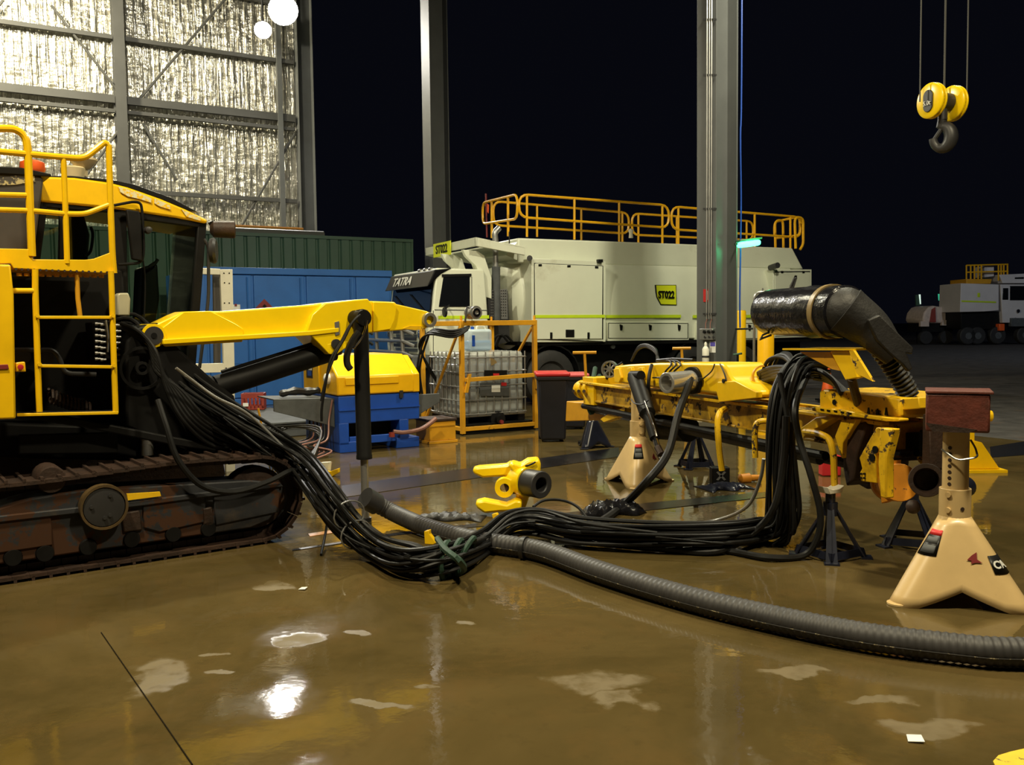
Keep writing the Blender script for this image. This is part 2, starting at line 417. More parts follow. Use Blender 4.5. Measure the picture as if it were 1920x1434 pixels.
# foil-lined end wall with its steelwork
WP = Plane((C0.x, C0.y), (U.x, U.y))
wall = thing('wall_left', kind='structure', label='tall end wall of the shed lined with silver foil', cat=None, loc=C0)
def fmesh():
    L0, n = 19.0, 19 * 4
    vs, fs, uv = [], [], []
    prof = [(0, 0), (.10, 0), (.125, -.05), (.225, -.05)]
    xs = []
    for i in range(n):
        for a, d in prof: xs.append((-(i * .25 + a), d))
    zs = [0, 6.3, 9.1, 11.35, 14.5]
    for x, d in xs:
        for z in zs:
            p = C0 + U * x + VV * (.18 + d) + Z * z - C0; vs.append(tuple(p)); uv.append((x, z))
    m = len(zs)
    for i in range(len(xs) - 1):
        for j in range(m - 1): fs.append((i * m + j, i * m + j + 1, (i + 1) * m + j + 1, (i + 1) * m + j))
    me = bpy.data.meshes.new('foil_lining'); me.from_pydata(vs, [], fs)
    ul = me.uv_layers.new(name='UVMap')
    for l in me.loops: ul.data[l.index].uv = uv[l.vertex_index]
    me.materials.append(M['foil']); o = bpy.data.objects.new('foil_lining', me); COL.objects.link(o); o.parent = wall
fmesh()
for z, h in ((11.35, .14), (9.32, .26), (8.93, .12), (6.3, .14), (13.4, .14)):
    for a, b in ((-19, -6.45), (-6.15, -.3)):
        MB().box(C0 + U * a - VV * .16 + Z * (z - h / 2), U * (b - a), VV * .16, Z * h).build('girt', M['girt'], wall)
c = C0 - U * 6.3
mb = MB(); mb.box(c - U * .17 - VV * .5, U * .34, VV * .03, Z * 14.5); mb.box(c - U * .012 - VV * .47, U * .024, VV * .46, Z * 14.5); mb.box(c - U * .17 - VV * .02, U * .34, VV * .02, Z * 14.5)
mb.build('wall_column', M['girt'], wall)
mb = MB(); mb.box(C0 - U * .95 - VV * .22, U * .18, VV * .2, Z * 14.5); mb.build('end_stud', M['steel'], wall)
for p, q in (((424, -4), (256, 192)), ((268, 232), (332, 338)), ((553, 250), (452, 425)), ((96, 10), (236, 190)), ((236, 226), (150, 345)), ((6, 0), (-40, 60))):
    a, b = WP(*p, -.08), WP(*q, -.08)
    MB().tube([a, b], .045, 6).build('brace', M['girt'], wall)
# grey pipe and orange pipe lying along the far side of the green roof are built with the shed below

def column(pos, label, w=.46, dpt=.50):
    t = thing('steel_column', label, 'column', pos)
    h = 15.0; x, y = U, VV
    mb = MB()
    mb.box(pos - x * dpt / 2 - y * w / 2, x * .03, y * w, Z * h)
    mb.build('flange', M['steel'], t, bevel=.004)
    MB().box(pos + x * (dpt / 2 - .03) - y * w / 2, x * .03, y * w, Z * h).build('flange', M['steel'], t, bevel=.004)
    MB().box(pos - x * (dpt / 2 - .03) - y * .012, x * (dpt - .06), y * .024, Z * h).build('web', M['steel'], t)
    MB().box(pos - x * (dpt / 2 + .05) - y * (w / 2 + .05), x * (dpt + .1), y * (w + .1), Z * .04).build('base_plate', M['steel'], t)
    return t
colA = column(A0, 'grey steel column carrying conduits, a red sign and a white socket box')
colB = column(B0, 'bare grey steel column behind the white truck cab', .50, .55)
colC = column(C0 + U * .1, 'grey steel corner column at the dark end of the foil wall', .5, .6)
# fittings of the near column; its lit face looks toward -U
fA = A0 - U * .255
def onA(px, py, out=0.0):
    d = ray(px, py); q = fA - U * out; t = (q - CAM).dot(U) / d.dot(U); return CAM + d * t
for px in (1326, 1330.5, 1334.5):
    a, b = onA(px, 0, .02), onA(px, 0, .02); a.z = 12; b.z = onA(px, 598, .02).z
    top = V((a.x, a.y, 12)); bot = V((a.x, a.y, b.z))
    MB().tube([top, bot], .013, 6).build('conduit', M['silver'], colA)
for py in (38, 142, 393, 590):
    MB().box(onA(1318, py, .03), onA(1342, py, .03) - onA(1318, py, .03), U * .02, Z * .03).build('conduit_clamp', M['dark'], colA)
def plateA(name, x0, y0, x1, y1, th, mt, out=.0, bevel=0.0, par=None):
    p = [onA(x0, y0, out), onA(x1, y0, out), onA(x1, y1, out), onA(x0, y1, out)]
    return MB().prism(p, -U * th).build(name, mt, par or colA, bevel=bevel)
sg = plateA('warning_sign', 1319, 542, 1328, 566, .006, M['redink'], .004); tag(sg, 'small red sign with a white extinguisher picture')
plateA('pictogram', 1325, 545, 1327, 562, .004, M['whiteink'], .011, par=sg)
bx = plateA('socket_box', 1317, 616, 1342, 637, .07, M['silver'], .004, .006)
for px in (1322, 1330, 1338):
    q = onA(px, 622, .075); MB().disc(q, -U, .028, .03, 12).build('socket', M['ink'], bx)
    q = onA(px, 632, .075); MB().disc(q, -U, .022, .012, 12).build('switch_knob', M['dark'], bx)
plateA('notice', 1331, 640, 1342, 661, .005, M['whiteink'], .004)
plateA('notice_print', 1332, 641, 1341, 649, .004, M['purple'], .01)
for px in (1326, 1334.5):
    MB().tube([onA(px, 598, .02), onA(px - 3, 606, .03), onA(px - 3, 617, .04)], .008, 6).build('cable_tail', M['pinkhose'], colA)
t = thing('spray_canister', 'white spray canister hanging under the socket box on the grey column', 'canister', onA(1323, 681, .12))
q = onA(1323, 681, .12)
MB().lathe(q, Z, [(0, .05), (.02, .058), (.24, .058), (.27, .04), (.29, .02)], 16).build('body', M['cream'] if 0 else M['frame_white'], t)
MB().lathe(q + Z * .29, Z, [(0, .022), (.05, .022), (.07, .008)], 12).build('nozzle', M['frame_white'], t)
MB().ring(q + Z * .10, Z, .064, .056, .03, 16).build('holder_band', M['dark'], t)
# blue air line down the far edge of the column
e = A0 + U * .27 - VV * .20
mb = []
for py in (0, 120, 240, 360, 480, 560, 615): 
    q = onA(1378, py); mb.append(V((e.x, e.y, q.z)) + U * (.02 + .012 * math.sin(py * .02)) - VV * .06)
mb[0].z = 12
tag(MB().tube(spline(mb, 4), .014, 6).build('air_line', M['royal']), 'blue air line running down the far edge of the grey column', 'pipe')
# green emergency lamp on the column
g0 = D(1384, 457, A0.y - .12); g1 = D(1424, 452, A0.y - .05)
t = thing('emergency_lamp', 'glowing green emergency lamp fixed to the side of the grey column', 'lamp', g0)
ax = (g1 - g0); mid = (g0 + g1) / 2
MB().cbox(mid + Z * .05, ax * 1.05, VV * .12, Z * .035).build('housing', M['green'], t, bevel=.01)
MB().cbox(mid - Z * .022, ax, VV * .11, Z * .10).build('lens', M['lamp_green'], t, bevel=.04, seg=3)
MB().tube([g0 - ax * .04, g0 - ax * .16 - VV * .0], .02, 6).build('bracket', M['dark'], t)
lamp('green_lamp_light', mid - VV * .22 - Z * .05, 12, (.05, 1.0, .35), .06, kind='POINT')

# flood lamp and a second bright spot high at the end of the foil wall
def flood(px, py, y, r, label, power, aim):
    q = D(px, py, y); t = thing('flood_lamp', label, 'lamp', q)
    ax = (V(aim) - q).normalized()
    MB().lathe(q - ax * .45, ax, [(0, .10), (.12, .14), (.2, r * .7), (.42, r)], 20).build('reflector', M['silver'], t)
    MB().lathe(q - ax * .03, ax, [(0, r * .96), (.03, r * .95), (.05, r * .6), (.06, 0)], 20).build('lens', M['lamp_white'], t)
    MB().tube([q - ax * .4, q - ax * .5 + Z * .3, q + Z * 1.5 - ax * .6], .04, 6).build('bracket', M['dark'], t)
    lamp('flood_light', q + ax * .12, power, (1.0, .96, .88), r * 1.8, aim)
flood(531, 20, 32.2, .52, 'large round flood lamp glaring white at the top corner of the foil wall', 600, (-2, 14, 0))
flood(493, 57, 32.0, .30, 'smaller round bright spot beside the foil wall, lower than its glaring neighbour', 350, (-5, 20, 3))  # lamp model set at the second, smaller bright spot

# steel drain covers and joints in the slab
def strip(name, pix, mt, h=.004):
    p = [G(x, y, .0005) for x, y in pix]
    tag(MB().prism(p, (0, 0, h)).build(name, mt), kind='structure')
drain = mat('black_wet_steel_grate', (.008, .008, .010), .25, var=.3, scale=6)
strip('trim_1', [(640, 911), (886, 877), (1160, 839), (1162, 856), (890, 897), (642, 933)], drain)
strip('trim_2', [(548, 1030.5), (745, 999), (1010, 968), (1215, 943), (1440, 922), (1440, 932), (1215, 957), (1010, 976), (745, 1003.5), (548, 1033)], drain)
strip('trim_3', [(1856, 838), (1925, 827), (1990, 822), (2400, 773), (2400, 822), (1990, 850), (1925, 853), (1858, 858)], drain)
strip('trim_4', [(189, 1186), (190.5, 1186), (362, 1434), (359.5, 1434)], mat('dark_joint', (.012, .009, .004), .8, spec=.05))
strip('trim_6', [(578, 1001), (640, 992), (641, 997), (581, 1006)], mat('orange_floor_paint', (.42, .17, .02), .45, var=.2))
ypaint = mat('yellow_floor_paint', (.72, .50, .03), .45, var=.2, chip=(.12, .09, .04), amt=.3, chip_scale=16)
strip('trim_5', [(1868, 1440), (1862, 1428), (1872, 1417), (1895, 1410), (1940, 1400), (1990, 1398), (1990, 1450), (1880, 1450)], ypaint, .003)

# ------------------------------------------------------------------ sheds and containers behind
gp = Plane(D(525, 560, 22.6).xy, U.xy)
x0, x1 = gp.s_of(360, 448), gp.s_of(772, 452)
zt = gp(600, 446).z
t = thing('corrugated_shed', 'dark green corrugated metal shed standing behind the blue container', 'shed', gp.at((x0 + x1) / 2, 0, 0))
pts = []; k = 0; a = x0 - 3.5
while a < x1:
    for da, o in ((0, 0), (.20, 0), (.235, .035), (.265, .035)): pts.append((min(a + da, x1), o))
    a += .30
mb = MB(); b = 0
for a, o in pts: mb.v += [gp.at(a, o, 0), gp.at(a, o, zt)]
for i in range(len(pts) - 1): mb.f.append((2 * i, 2 * i + 2, 2 * i + 3, 2 * i + 1))
mb.build('front_sheet', M['green'], t)
MB().box(gp.at(x1 - .001, .04, 0), gp.n * 5, gp.d * .03, Z * zt).build('end_sheet', M['green'], t)
MB().box(gp.at(x0 - 3.5, -.03, zt - .02), gp.d * (x1 - x0 + 3.53), gp.n * 5.1, Z * .08).build('roof', M['green'], t)
MB().box(gp.at(x1 - .03, -.02, 0), gp.d * .06, gp.n * .06, Z * zt).build('corner_flashing', M['green'], t)
rz = zt + .06
tp = Plane(gp.at(0, 1.2, 0).xy, U.xy)
q0, q1 = tp(395, 424), tp(606, 430); q0.z = q1.z = rz + .12
tag(MB().tube([q0, q1], .12, 10).build('steel_pipe', M['girt']), 'thick grey pipe lying along the roof of the green shed', 'pipe')
q0, q1 = tp(400, 414, .5), tp(568, 419, .5); q0.z = q1.z = rz + .33
tag(MB().tube([q0, q1], .035, 8).build('steel_pipe', M['orange']), 'thin orange pipe lying on the roof of the green shed behind the grey pipe', 'pipe')
for s in (0, 1):
    q = q0 + (q1 - q0) * (.1 + .8 * s)
    tag(MB().box(q - Z * .36 - gp.d * .1 - gp.n * .1, gp.d * .2, gp.n * .2, Z * .325).build('support_block', M['dark']), ['dark block under the orange pipe near the drill cab', 'dark block under the orange pipe at its end toward the grey column'][s], 'block')

bp_ = Plane(G(525, 758).xy, U.xy)
x0, x1 = bp_.s_of(352, 503), bp_.s_of(735, 503); zt = 2.9
t = thing('shipping_container', 'blue shipping container with wide side doors and a diamond hazard sign', 'container', bp_.at((x0 + x1) / 2, 0, 0))
MB().box(bp_.at(x0, .06, .12), bp_.d * (x1 - x0), bp_.n * 2.3, Z * (zt - .2)).build('body', M['blue'], t)
for z, h in ((0, .16), (zt - .14, .14)):
    MB().box(bp_.at(x0, 0, z), bp_.d * (x1 - x0), bp_.n * .12, Z * h).build('rail', M['blue'], t, bevel=.01)
seams = [352, 390, 476, 575, 668, 735]
for i in range(5):
    a, b = bp_.s_of(seams[i], 600) + .025, bp_.s_of(seams[i + 1], 600) - .025
    dr = MB().box(bp_.at(a, .02, .18), bp_.d * (b - a), bp_.n * .05, Z * (zt - .34)).build('door', M['blue'], t, bevel=.012)
    for z in (.9, 1.9):
        MB().box(bp_.at(a + .08, .008, z), bp_.d * (b - a - .16), bp_.n * .014, Z * .03).build('pressing', M['blue'], dr)
    if i in (1, 2, 3):
        MB().tube([bp_.at(b - .09, 0, .2), bp_.at(b - .09, 0, zt - .2)], .016, 6).build('lock_rod', M['blue'], dr)
def sticker(px, py, w, mt, name='sign', rot=False, par=None, off=-.0):
    q = bp_(px, py, off); a, b = bp_.d * w / 2, Z * w / 2
    ps = [q + a, q + b, q - a, q - b] if rot else [q - a - b, q + a - b, q + a + b, q - a + b]
    return MB().prism(ps, -bp_.n * .006).build(name, mt, par)
dm = sticker(496, 579, .42, M['darkred'], 'hazard_diamond', True, t); sticker(496, 574, .09, M['ink'], 'flame_mark', True, dm, -.01)
sticker(443, 578, .16, M['whiteink'], 'notice', False, t); sticker(442, 572, .05, M['darkred'], 'notice_print', False, t, -.01)

# ------------------------------------------------------------------ crawler drill rig
T = Plane((-3.28, 5.8), (.81, .586))
rig = thing('drill_rig', 'yellow and black crawler drill rig with glazed cab and muddy tracks', 'drill rig', T.at(.6, 1.0, 0))
TD, TN = T.d, T.n
def pl(name, pix, off, th, mt, par, bevel=0.0): return MB().pp(T, pix, off, th).build(name, mt, par, bevel=bevel)
def tb(name, pix, off, r, mt, par, n=10, k=0.0, sp=0):
    pts = [T(p[0], p[1], p[2] if len(p) > 2 else off) for p in pix]
    if k: pts = rounded(pts, k)
    if sp: pts = spline(pts, sp)
    return MB().tube(pts, r, n).build(name, mt, par)
# --- near crawler track
trk = MB()
fr = [(0, 952), (-40, 955), (-40, 1068), (0, 1058), (400, 1000), (470, 990), (505, 975), (535, 935), (528, 905), (470, 900), (160, 918), (60, 934)]
MBX = [(-40, 1000), (470, 950), (520, 930), (520, 985), (470, 1004), (-40, 1082)]
track = MB().pp(T, fr, .05, .30).build('crawler_track', M['trackf'], rig, bevel=.012)
tag(track, 'muddy crawler track')
MB().pp(T, MBX, .20, .05).build('inner_plate', M['black'], track)  # dark plate added behind the rollers to close the gaps
MB().pp(T, [(-40, 972), (270, 938), (525, 905), (532, 912), (270, 948), (-40, 984)], .02, .06).build('ledge', M['trackf'], track, bevel=.006)
MB().pp(T, [(268, 944), (385, 928), (388, 978), (300, 998), (270, 990)], .035, .03).build('cover_plate', M['trackf'], track, bevel=.008)
MB().pp(T, [(-5, 975), (95, 963), (100, 1022), (-5, 1038)], .035, .03).build('cover_plate', M['trackf'], track, bevel=.008)
MB().pp(T, [(400, 925), (524, 908), (524, 960), (405, 985)], .035, .03).build('cover_plate', M['trackf'], track, bevel=.008)
MB().pp(T, [(228, 962), (262, 956), (268, 994), (232, 998)], .03, .04).build('lug', M['rust'], track, bevel=.01)
MB().pp(T, [(380, 954), (398, 950), (402, 985), (382, 988)], .03, .04).build('lug', M['rust'], track, bevel=.01)
for px, py in ((25, 1046), (85, 1038), (166, 1026), (248, 1012), (326, 1002), (392, 992)):
    q = T(px, py, .03); MB().lathe(q, TN, [(0, .03), (.0, .052), (.03, .062), (.2, .062)], 18).build('track_roller', M['black'], track)
q = T(97, 900, .06); MB().lathe(q, TN, [(0, .05), (0, .085), (.03, .095), (.22, .095)], 20).build('carrier_roller', M['rust'], track)
q = T(196, 951, -.04)
ic = MB().lathe(q, TN, [(0, .10), (.004, .132), (.03, .132)], 28).build('hub_cover', M['dark'], track); tag(ic, 'round grey hub cover')
MB().ring(q - TN * .005, TN, .154, .138, .08, 28).build('hub_rim', mat('dirty_ochre_rim', (.085, .052, .018), .5, var=.4), track)
for px, py in ((207, 929), (172, 951), (207, 966), (197, 971)):
    MB().disc(T(px, py, -.05), TN, .013, .02, 8).build('bolt', M['dark'], track)
pl('paint_mark', [(238, 926), (300, 922), (302, 930), (240, 938)], .012, .02, M['worn'], track)
# shoes round the loop
sc, sr, R, zc = 1.70, -1.5, .305, .350
per = 2 * (sc - sr) + 2 * math.pi * R; n = int(per / .105)
def loop(u):
    u %= per; a = sc - sr
    if u < a: return V((sr + u, zc + R + .02 * math.sin(math.pi * u / a * 3))), V((1, 0))
    u -= a
    if u < math.pi * R: t = u / R; return V((sc + R * math.sin(t), zc + R * math.cos(t))), V((math.cos(t), -math.sin(t)))
    u -= math.pi * R
    if u < a: return V((sc - u, zc - R)), V((-1, 0))
    u -= a; t = u / R; return V((sr - R * math.sin(t), zc - R * math.cos(t))), V((-math.cos(t), math.sin(t)))
for i in range(n):
    p, t = loop(i * per / n)
    if p.x < -.45: continue
    tv = TD * t.x + Z * t.y; nv = TD * (-t.y) + Z * t.x; c = T.at(p.x, .19, p.y)
    mb = MB(); mb.cbox(c + nv * .012, tv * .104, TN * .36, nv * .024); mb.cbox(c + nv * .030 + tv * .034, tv * .020, TN * .36, nv * .028); mb.cbox(c - nv * .02, tv * .10, TN * .09, nv * .05)
    mb.build('track_shoe', M['rust'], track)
q = T.at(sc, .06, zc); MB().lathe(q, TN, [(0, .10), (0, .17), (.05, .20), (.05, .235), (.2, .235)], 24).build('drive_sprocket', M['rust'], track)
# --- far track (glimpsed under the hoses)
ft = MB(); pts = [T.at(*(loop(u * per / 40)[0].x, 1.75, loop(u * per / 40)[0].y)) for u in range(40)]
ft.prism(pts, TN * .36); ft.build('far_track', M['rust'], rig)
# --- body, engine cover and boom bracket
pl('chassis', [(-60, 790), (235, 800), (420, 838), (420, 868), (-60, 858)], .55, .9, M['black'], rig, .02)
pl('engine_bay', [(-60, 500), (232, 505), (240, 640), (236, 800), (-60, 800)], .95, .9, M['black'], rig, .02)
pl('engine_cover', [(-60, 322), (0, 318), (66, 322), (82, 335), (78, 370), (66, 462), (62, 520), (-60, 520)], .62, .5, M['canopy'], rig, .015)
pl('cover_patch', [(-10, 336), (20, 330), (64, 326), (66, 340), (30, 346), (-10, 348)], .612, .02, mat('flaked_cream_patch', (.5, .42, .2), .6, chip=(.05, .045, .04), amt=.75, chip_scale=22), rig)
pl('cover_lid', [(-60, 308), (40, 314), (96, 326), (96, 331), (-60, 322)], .6, .5, M['ink'], rig, .006)
pl('boom_bracket', [(236, 640), (262, 612), (300, 604), (322, 640), (400, 712), (440, 742), (452, 790), (545, 838), (545, 862), (380, 862), (236, 800)], .42, .5, M['black'], rig, .02)
pl('side_shield', [(35, 815), (220, 810), (222, 850), (35, 852)], .4, .04, M['black'], rig, .01)
pl('belly_beam', [(60, 770), (150, 785), (330, 820), (420, 836), (420, 848), (330, 836), (150, 800), (60, 786)], .30, .08, M['black'], rig, .01)
q = T(276, 838, .5); MB().disc(q - Z * .06, Z, .045, .13, 14).build('stub', M['silver'], rig)
# --- cab
cab = MB().pp(T, [(66, 488), (240, 500), (365, 508), (358, 702), (330, 702), (245, 640), (66, 520)], 1.02, .95).build('cab', M['black'], rig, bevel=.01) if 0 else None
cab = pl('cab', [(62, 486), (240, 496), (244, 700), (362, 703), (362, 716), (200, 716), (62, 530)], 1.0, 1.0, M['black'], rig, .012)
def cabp(name, pix, off, th, mt, bevel=.008): return pl(name, pix, off, th, mt, cab, bevel)
rf = cabp('roof', [(72, 336), (84, 331), (140, 333), (205, 342), (240, 351), (300, 372), (350, 393), (390, 412), (388, 419), (330, 408), (250, 396), (205, 390), (76, 378)], .97, 1.06, M['yellow'], .02)
cabp('worn_lettering', [(222, 350), (240, 354), (262, 362), (284, 372), (284, 380), (262, 373), (240, 368), (226, 360)], .958, .013, mat('flaked_white_letters', (.70, .66, .42), .6, chip=(.86, .52, .004), amt=.62, chip_scale=34), 0)
cabp('worn_lettering', [(290, 372), (318, 384), (320, 393), (300, 387), (290, 381)], .958, .013, bpy.data.materials['flaked_white_letters'], 0)
cabp('worn_lettering', [(340, 392), (376, 408), (376, 414), (350, 406)], .958, .013, bpy.data.materials['flaked_white_letters'], 0)
cabp('roof_cap', [(84, 329), (140, 331), (205, 336), (250, 345), (320, 370), (372, 398), (350, 393), (300, 372), (240, 351), (205, 342), (140, 333.5), (84, 332)], .99, 1.0, M['ink'], .004)
for off in (.99, 1.90):
    cabp('pillar', [(76, 378), (90, 380), (76, 486), (62, 486)], off, .07, M['black'])
    cabp('pillar', [(206, 388), (238, 394), (240, 700), (214, 700)], off, .07, M['black'])
    cabp('pillar', [(372, 412), (388, 416), (380, 520), (366, 704), (350, 704), (364, 520)], off, .07, M['black'])
cabp('pillar', [(112, 382), (124, 383), (122, 486), (110, 486)], .995, .05, M['black'])
cabp('header', [(78, 376), (205, 388), (205, 398), (77, 388)], .99, .05, M['black'])
cabp('header', [(238, 392), (388, 415), (386, 428), (238, 408)], .99, .05, M['black'])
cabp('window_pane', [(78, 384), (206, 394), (206, 492), (66, 486)], 1.02, .006, M['window'], 0)
cabp('door_pane', [(240, 404), (374, 424), (364, 520), (352, 702), (242, 700)], 1.02, .006, M['window'], 0)
p = [T(378, 418, 1.05), T(378, 418, 1.05) + TN * .85, T(357, 702, 1.05) + TN * .85, T(357, 702, 1.05)]
MB().prism(p, TD * .006).build('windscreen', M['window'], cab)
p = [T(84, 384, 1.05), T(84, 384, 1.05) + TN * .85, T(70, 486, 1.05) + TN * .85, T(70, 486, 1.05)]
# seat and levers seen through the panes
MB().pp(T, [(128, 400), (158, 398), (170, 440), (166, 500), (128, 500)], 1.45, .45).build('seat', M['ink'], cab, bevel=.04)
cabp('console', [(268, 500), (296, 494), (300, 560), (286, 640), (262, 640)], 1.35, .3, M['ink'], .02)
MB().tube(spline([T(160, 480, 1.3), T(170, 470, 1.3), T(174, 440, 1.3), T(170, 425, 1.3)], 5), .012, 6).build('joystick', M['ink'], cab)
MB().tube([T(280, 500, 1.3), T(292, 492, 1.3), T(296, 486, 1.3)], .014, 6).build('joystick', M['ink'], cab)
MB().pp(T, [(268, 586), (285, 584), (285, 598), (268, 600)], 1.4, .05).build('first_aid_box', M['redcrate'], cab, bevel=.004)
tb('wiper', [(256, 405), (262, 450), (272, 520), (270, 600)], .985, .006, M['ink'], cab, sp=4)
# mirror on its bent arm
mir = tb('mirror_arm', [(214, 385), (250, 378), (264, 380), (267, 400), (270, 470), (266, 493), (222, 496)], .93, .011, M['black'], rig, k=.06)
pl('mirror', [(237, 392), (262, 396), (266, 424), (268, 490), (248, 486)], .90, .05, M['black'], mir, .01)
q = T(276, 432, .92); MB().lathe(q, -TN, [(0, .01), (.01, .03), (.06, .025), (.07, .0)], 12).build('mirror_lamp', M['dark'], mir)
# roof gear
q = T(61, 318, .75); bc = MB().lathe(q - Z * .0, Z, [(-.02, .075), (.0, .085), (.05, .08), (.065, .05), (.065, 0)], 18).build('beacon', M['orangep'], rig); tag(bc, 'orange rotating beacon')
q = T(157, 324, 1.2); MB().lathe(q, Z, [(-.03, .03), (.02, .03), (.03, .05), (.095, .105), (.11, .105), (.10, .09), (.04, .03)], 18).build('horn', M['cream'], rig)
q = T(137, 328, 1.2); MB().lathe(q, Z, [(-.02, .08), (.05, .095), (.06, .085), (.03, .07)], 18).build('horn', M['cream'], rig)
q = T(402, 430, 1.2); MB().lathe(q - TD * .04, TD + TN * -.3, [(0, .03), (.03, .07), (.2, .075), (.21, .06)], 16).build('work_lamp', M['redcrate'] if 0 else M['rust'], rig)
q = T(396, 415, 1.2); MB().tube([q, q + TD * .03 - Z * .06], .03, 8).build('work_lamp_bracket', M['black'], rig)
q = T(390, 470, 1.05); MB().lathe(q, TD - TN * .5, [(0, .05), (.02, .10), (.05, .11), (.07, .09)], 18).build('round_mirror', M['dark'], rig)
tb('grab_bar', [(382, 448), (391, 462), (391, 560), (374, 690)], 1.0, .014, M['dark'], rig, k=.1)
# --- platform, railings and ladder
plat = pl('platform', [(-30, 465), (58, 467), (62, 486), (160, 487), (176, 485), (205, 474), (214, 472), (214, 511), (200, 512), (25, 503), (20, 494), (-30, 494)], .24, .02, M['yellow'], rig, .004)
mb = MB(); a = [T(-30, 503, .26), T(214, 511, .26)]
mb.prism([a[0], a[1], a[1] + TN * .62, a[0] + TN * .62], (0, 0, .025)); mb.build('grating', M['amber'], plat)
for i in range(16):
    px = 30 + i * 11.4; q = T(px, 504.5 + i * .4, .235); MB().disc(q, TN, .0085, .012, 8).build('punched_hole', M['rust'], plat)
for i in range(12):
    px = 36 + i * 14; a = T(px, 512 + i * .3, .30); MB().disc(a, -Z, .018, .02, 8).build('tread_stud', M['amber'], plat)
rr = .0215
tb('handrail', [(-40, 240), (28, 241), (47, 254), (52, 275), (56, 380), (60, 480)], .25, .025, M['yellow'], plat, k=.14)
tb('handrail', [(-40, 279), (0, 284), (123, 295), (158, 297), (196, 267), (204, 272), (207, 380), (211, 480), (214, 512)], .25, rr, M['yellow'], plat, k=.05)
tb('handrail_post', [(119, 296), (123, 400), (126, 494)], .25, .019, M['yellow'], plat)
tb('mid_rail', [(-40, 392), (60, 395), (125, 401), (160, 401), (207, 383)], .25, .018, M['yellow'], plat, k=.04)
tb('mid_rail', [(-40, 364), (52, 366)], .25, .018, M['yellow'], plat)
lad = tb('ladder', [(66, 505), (66, 540), (70, 660), (74, 772)], .22, .020, M['yellow'], rig); tag(lad, 'yellow access ladder')
tb('ladder_rail', [(208, 508), (210, 560), (213, 660), (217, 774)], .22, .020, M['yellow'], lad)
for y0, y1, x0, x1 in ((592, 592, 71, 212), (683, 685, 74, 214), (775, 771, 32, 222)):
    st = MB().pp(T, [(x0, y0), (x1, y1), (x1, y1 + 6), (x0, y0 + 6)], .20, .02).build('rung', M['yellow'], lad, bevel=.004)
    a, b = T(x0, y0, .22), T(x1, y1, .22)
    MB().prism([a, b, b + TN * .16, a + TN * .16], (0, 0, -.02)).build('tread', M['dark'], lad)
tb('ladder_brace', [(144, 512), (146, 560), (150, 592)], .28, .016, M['amber'], lad)
tb('grab_stub', [(24, 545), (64, 545)], .22, .018, M['yellow'], lad)
for px, py in ((70, 592), (212, 592), (74, 683), (214, 685)):
    MB().disc(T(px, py, .195), -TN, .014, .012, 8).build('bolt', M['yellow'], lad)
# yellow side box with light strip and stop button
yb = pl('control_box', [(-40, 494), (20, 496), (26, 552), (30, 785), (-40, 788)], .10, .35, M['yellow'], rig, .012)
pl('light_strip', [(-10, 684), (15, 683), (17, 692), (-10, 693)], .09, .012, M['darkred'], yb, .003)
pl('stop_switch', [(29, 680), (47, 678), (49, 697), (30, 697)], .12, .06, M['cream'] if 0 else M['hood'], yb, .006)
MB().lathe(T(38, 688, .12), -TN, [(0, .012), (.01, .018), (.02, .018), (.024, .0)], 14).build('stop_button', M['red'], yb)
# beige flood lamp housing, valve bank and bent pipes under the platform
pl('lamp_housing', [(220, 553), (224, 549), (241, 549), (245, 560), (244, 592), (220, 592)], .80, .12, M['beige'], rig, .012)
vb = pl('valve_bank', [(172, 604), (206, 600), (222, 618), (222, 672), (178, 676)], .62, .25, M['black'], rig, .01)
for i in range(7):
    for j, x in enumerate((178, 188, 216)):
        py = 607 + i * 11 + j * 1.5
        q = T(x, py, .60); MB().lathe(q, TD, [(0, .006), (.0, .013), (.018, .013), (.02, .009), (.04, .009)], 8).build('fitting', M['silver'], vb)
tb('lever', [(198, 600), (203, 630), (202, 660)], .58, .008, M['silver'], vb)
tb('bent_pipe', [(20, 656), (100, 656), (112, 672), (120, 700), (180, 702)], .5, .018, M['dark'], rig, k=.08)
for px, py in ((42, 668), (85, 672)):
    q = T(px, py, .6); MB().lathe(q, TN, [(0, .04), (0, .055), (.2, .055)], 14).build('filter_can', M['dark'], rig)
q0, q1 = T(92, 742, .6), T(168, 768, .6); sp = []
for i in range(90):
    a = i / 89; c = q0.lerp(q1, a); th = a * 2 * math.pi * 11; sp.append(c + Z * .05 * math.cos(th) + TN * .05 * math.sin(th))
MB().tube(sp, .010, 6).build('spiral_guard', M['rust'], rig)
q = T(265, 690, .40); MB().ring(q, -TN, .16, .14, .03, 28).build('hose_reel', M['black'], rig)
MB().ring(q, -TN, .05, .03, .04, 16).build('hose_reel_hub', M['black'], rig)
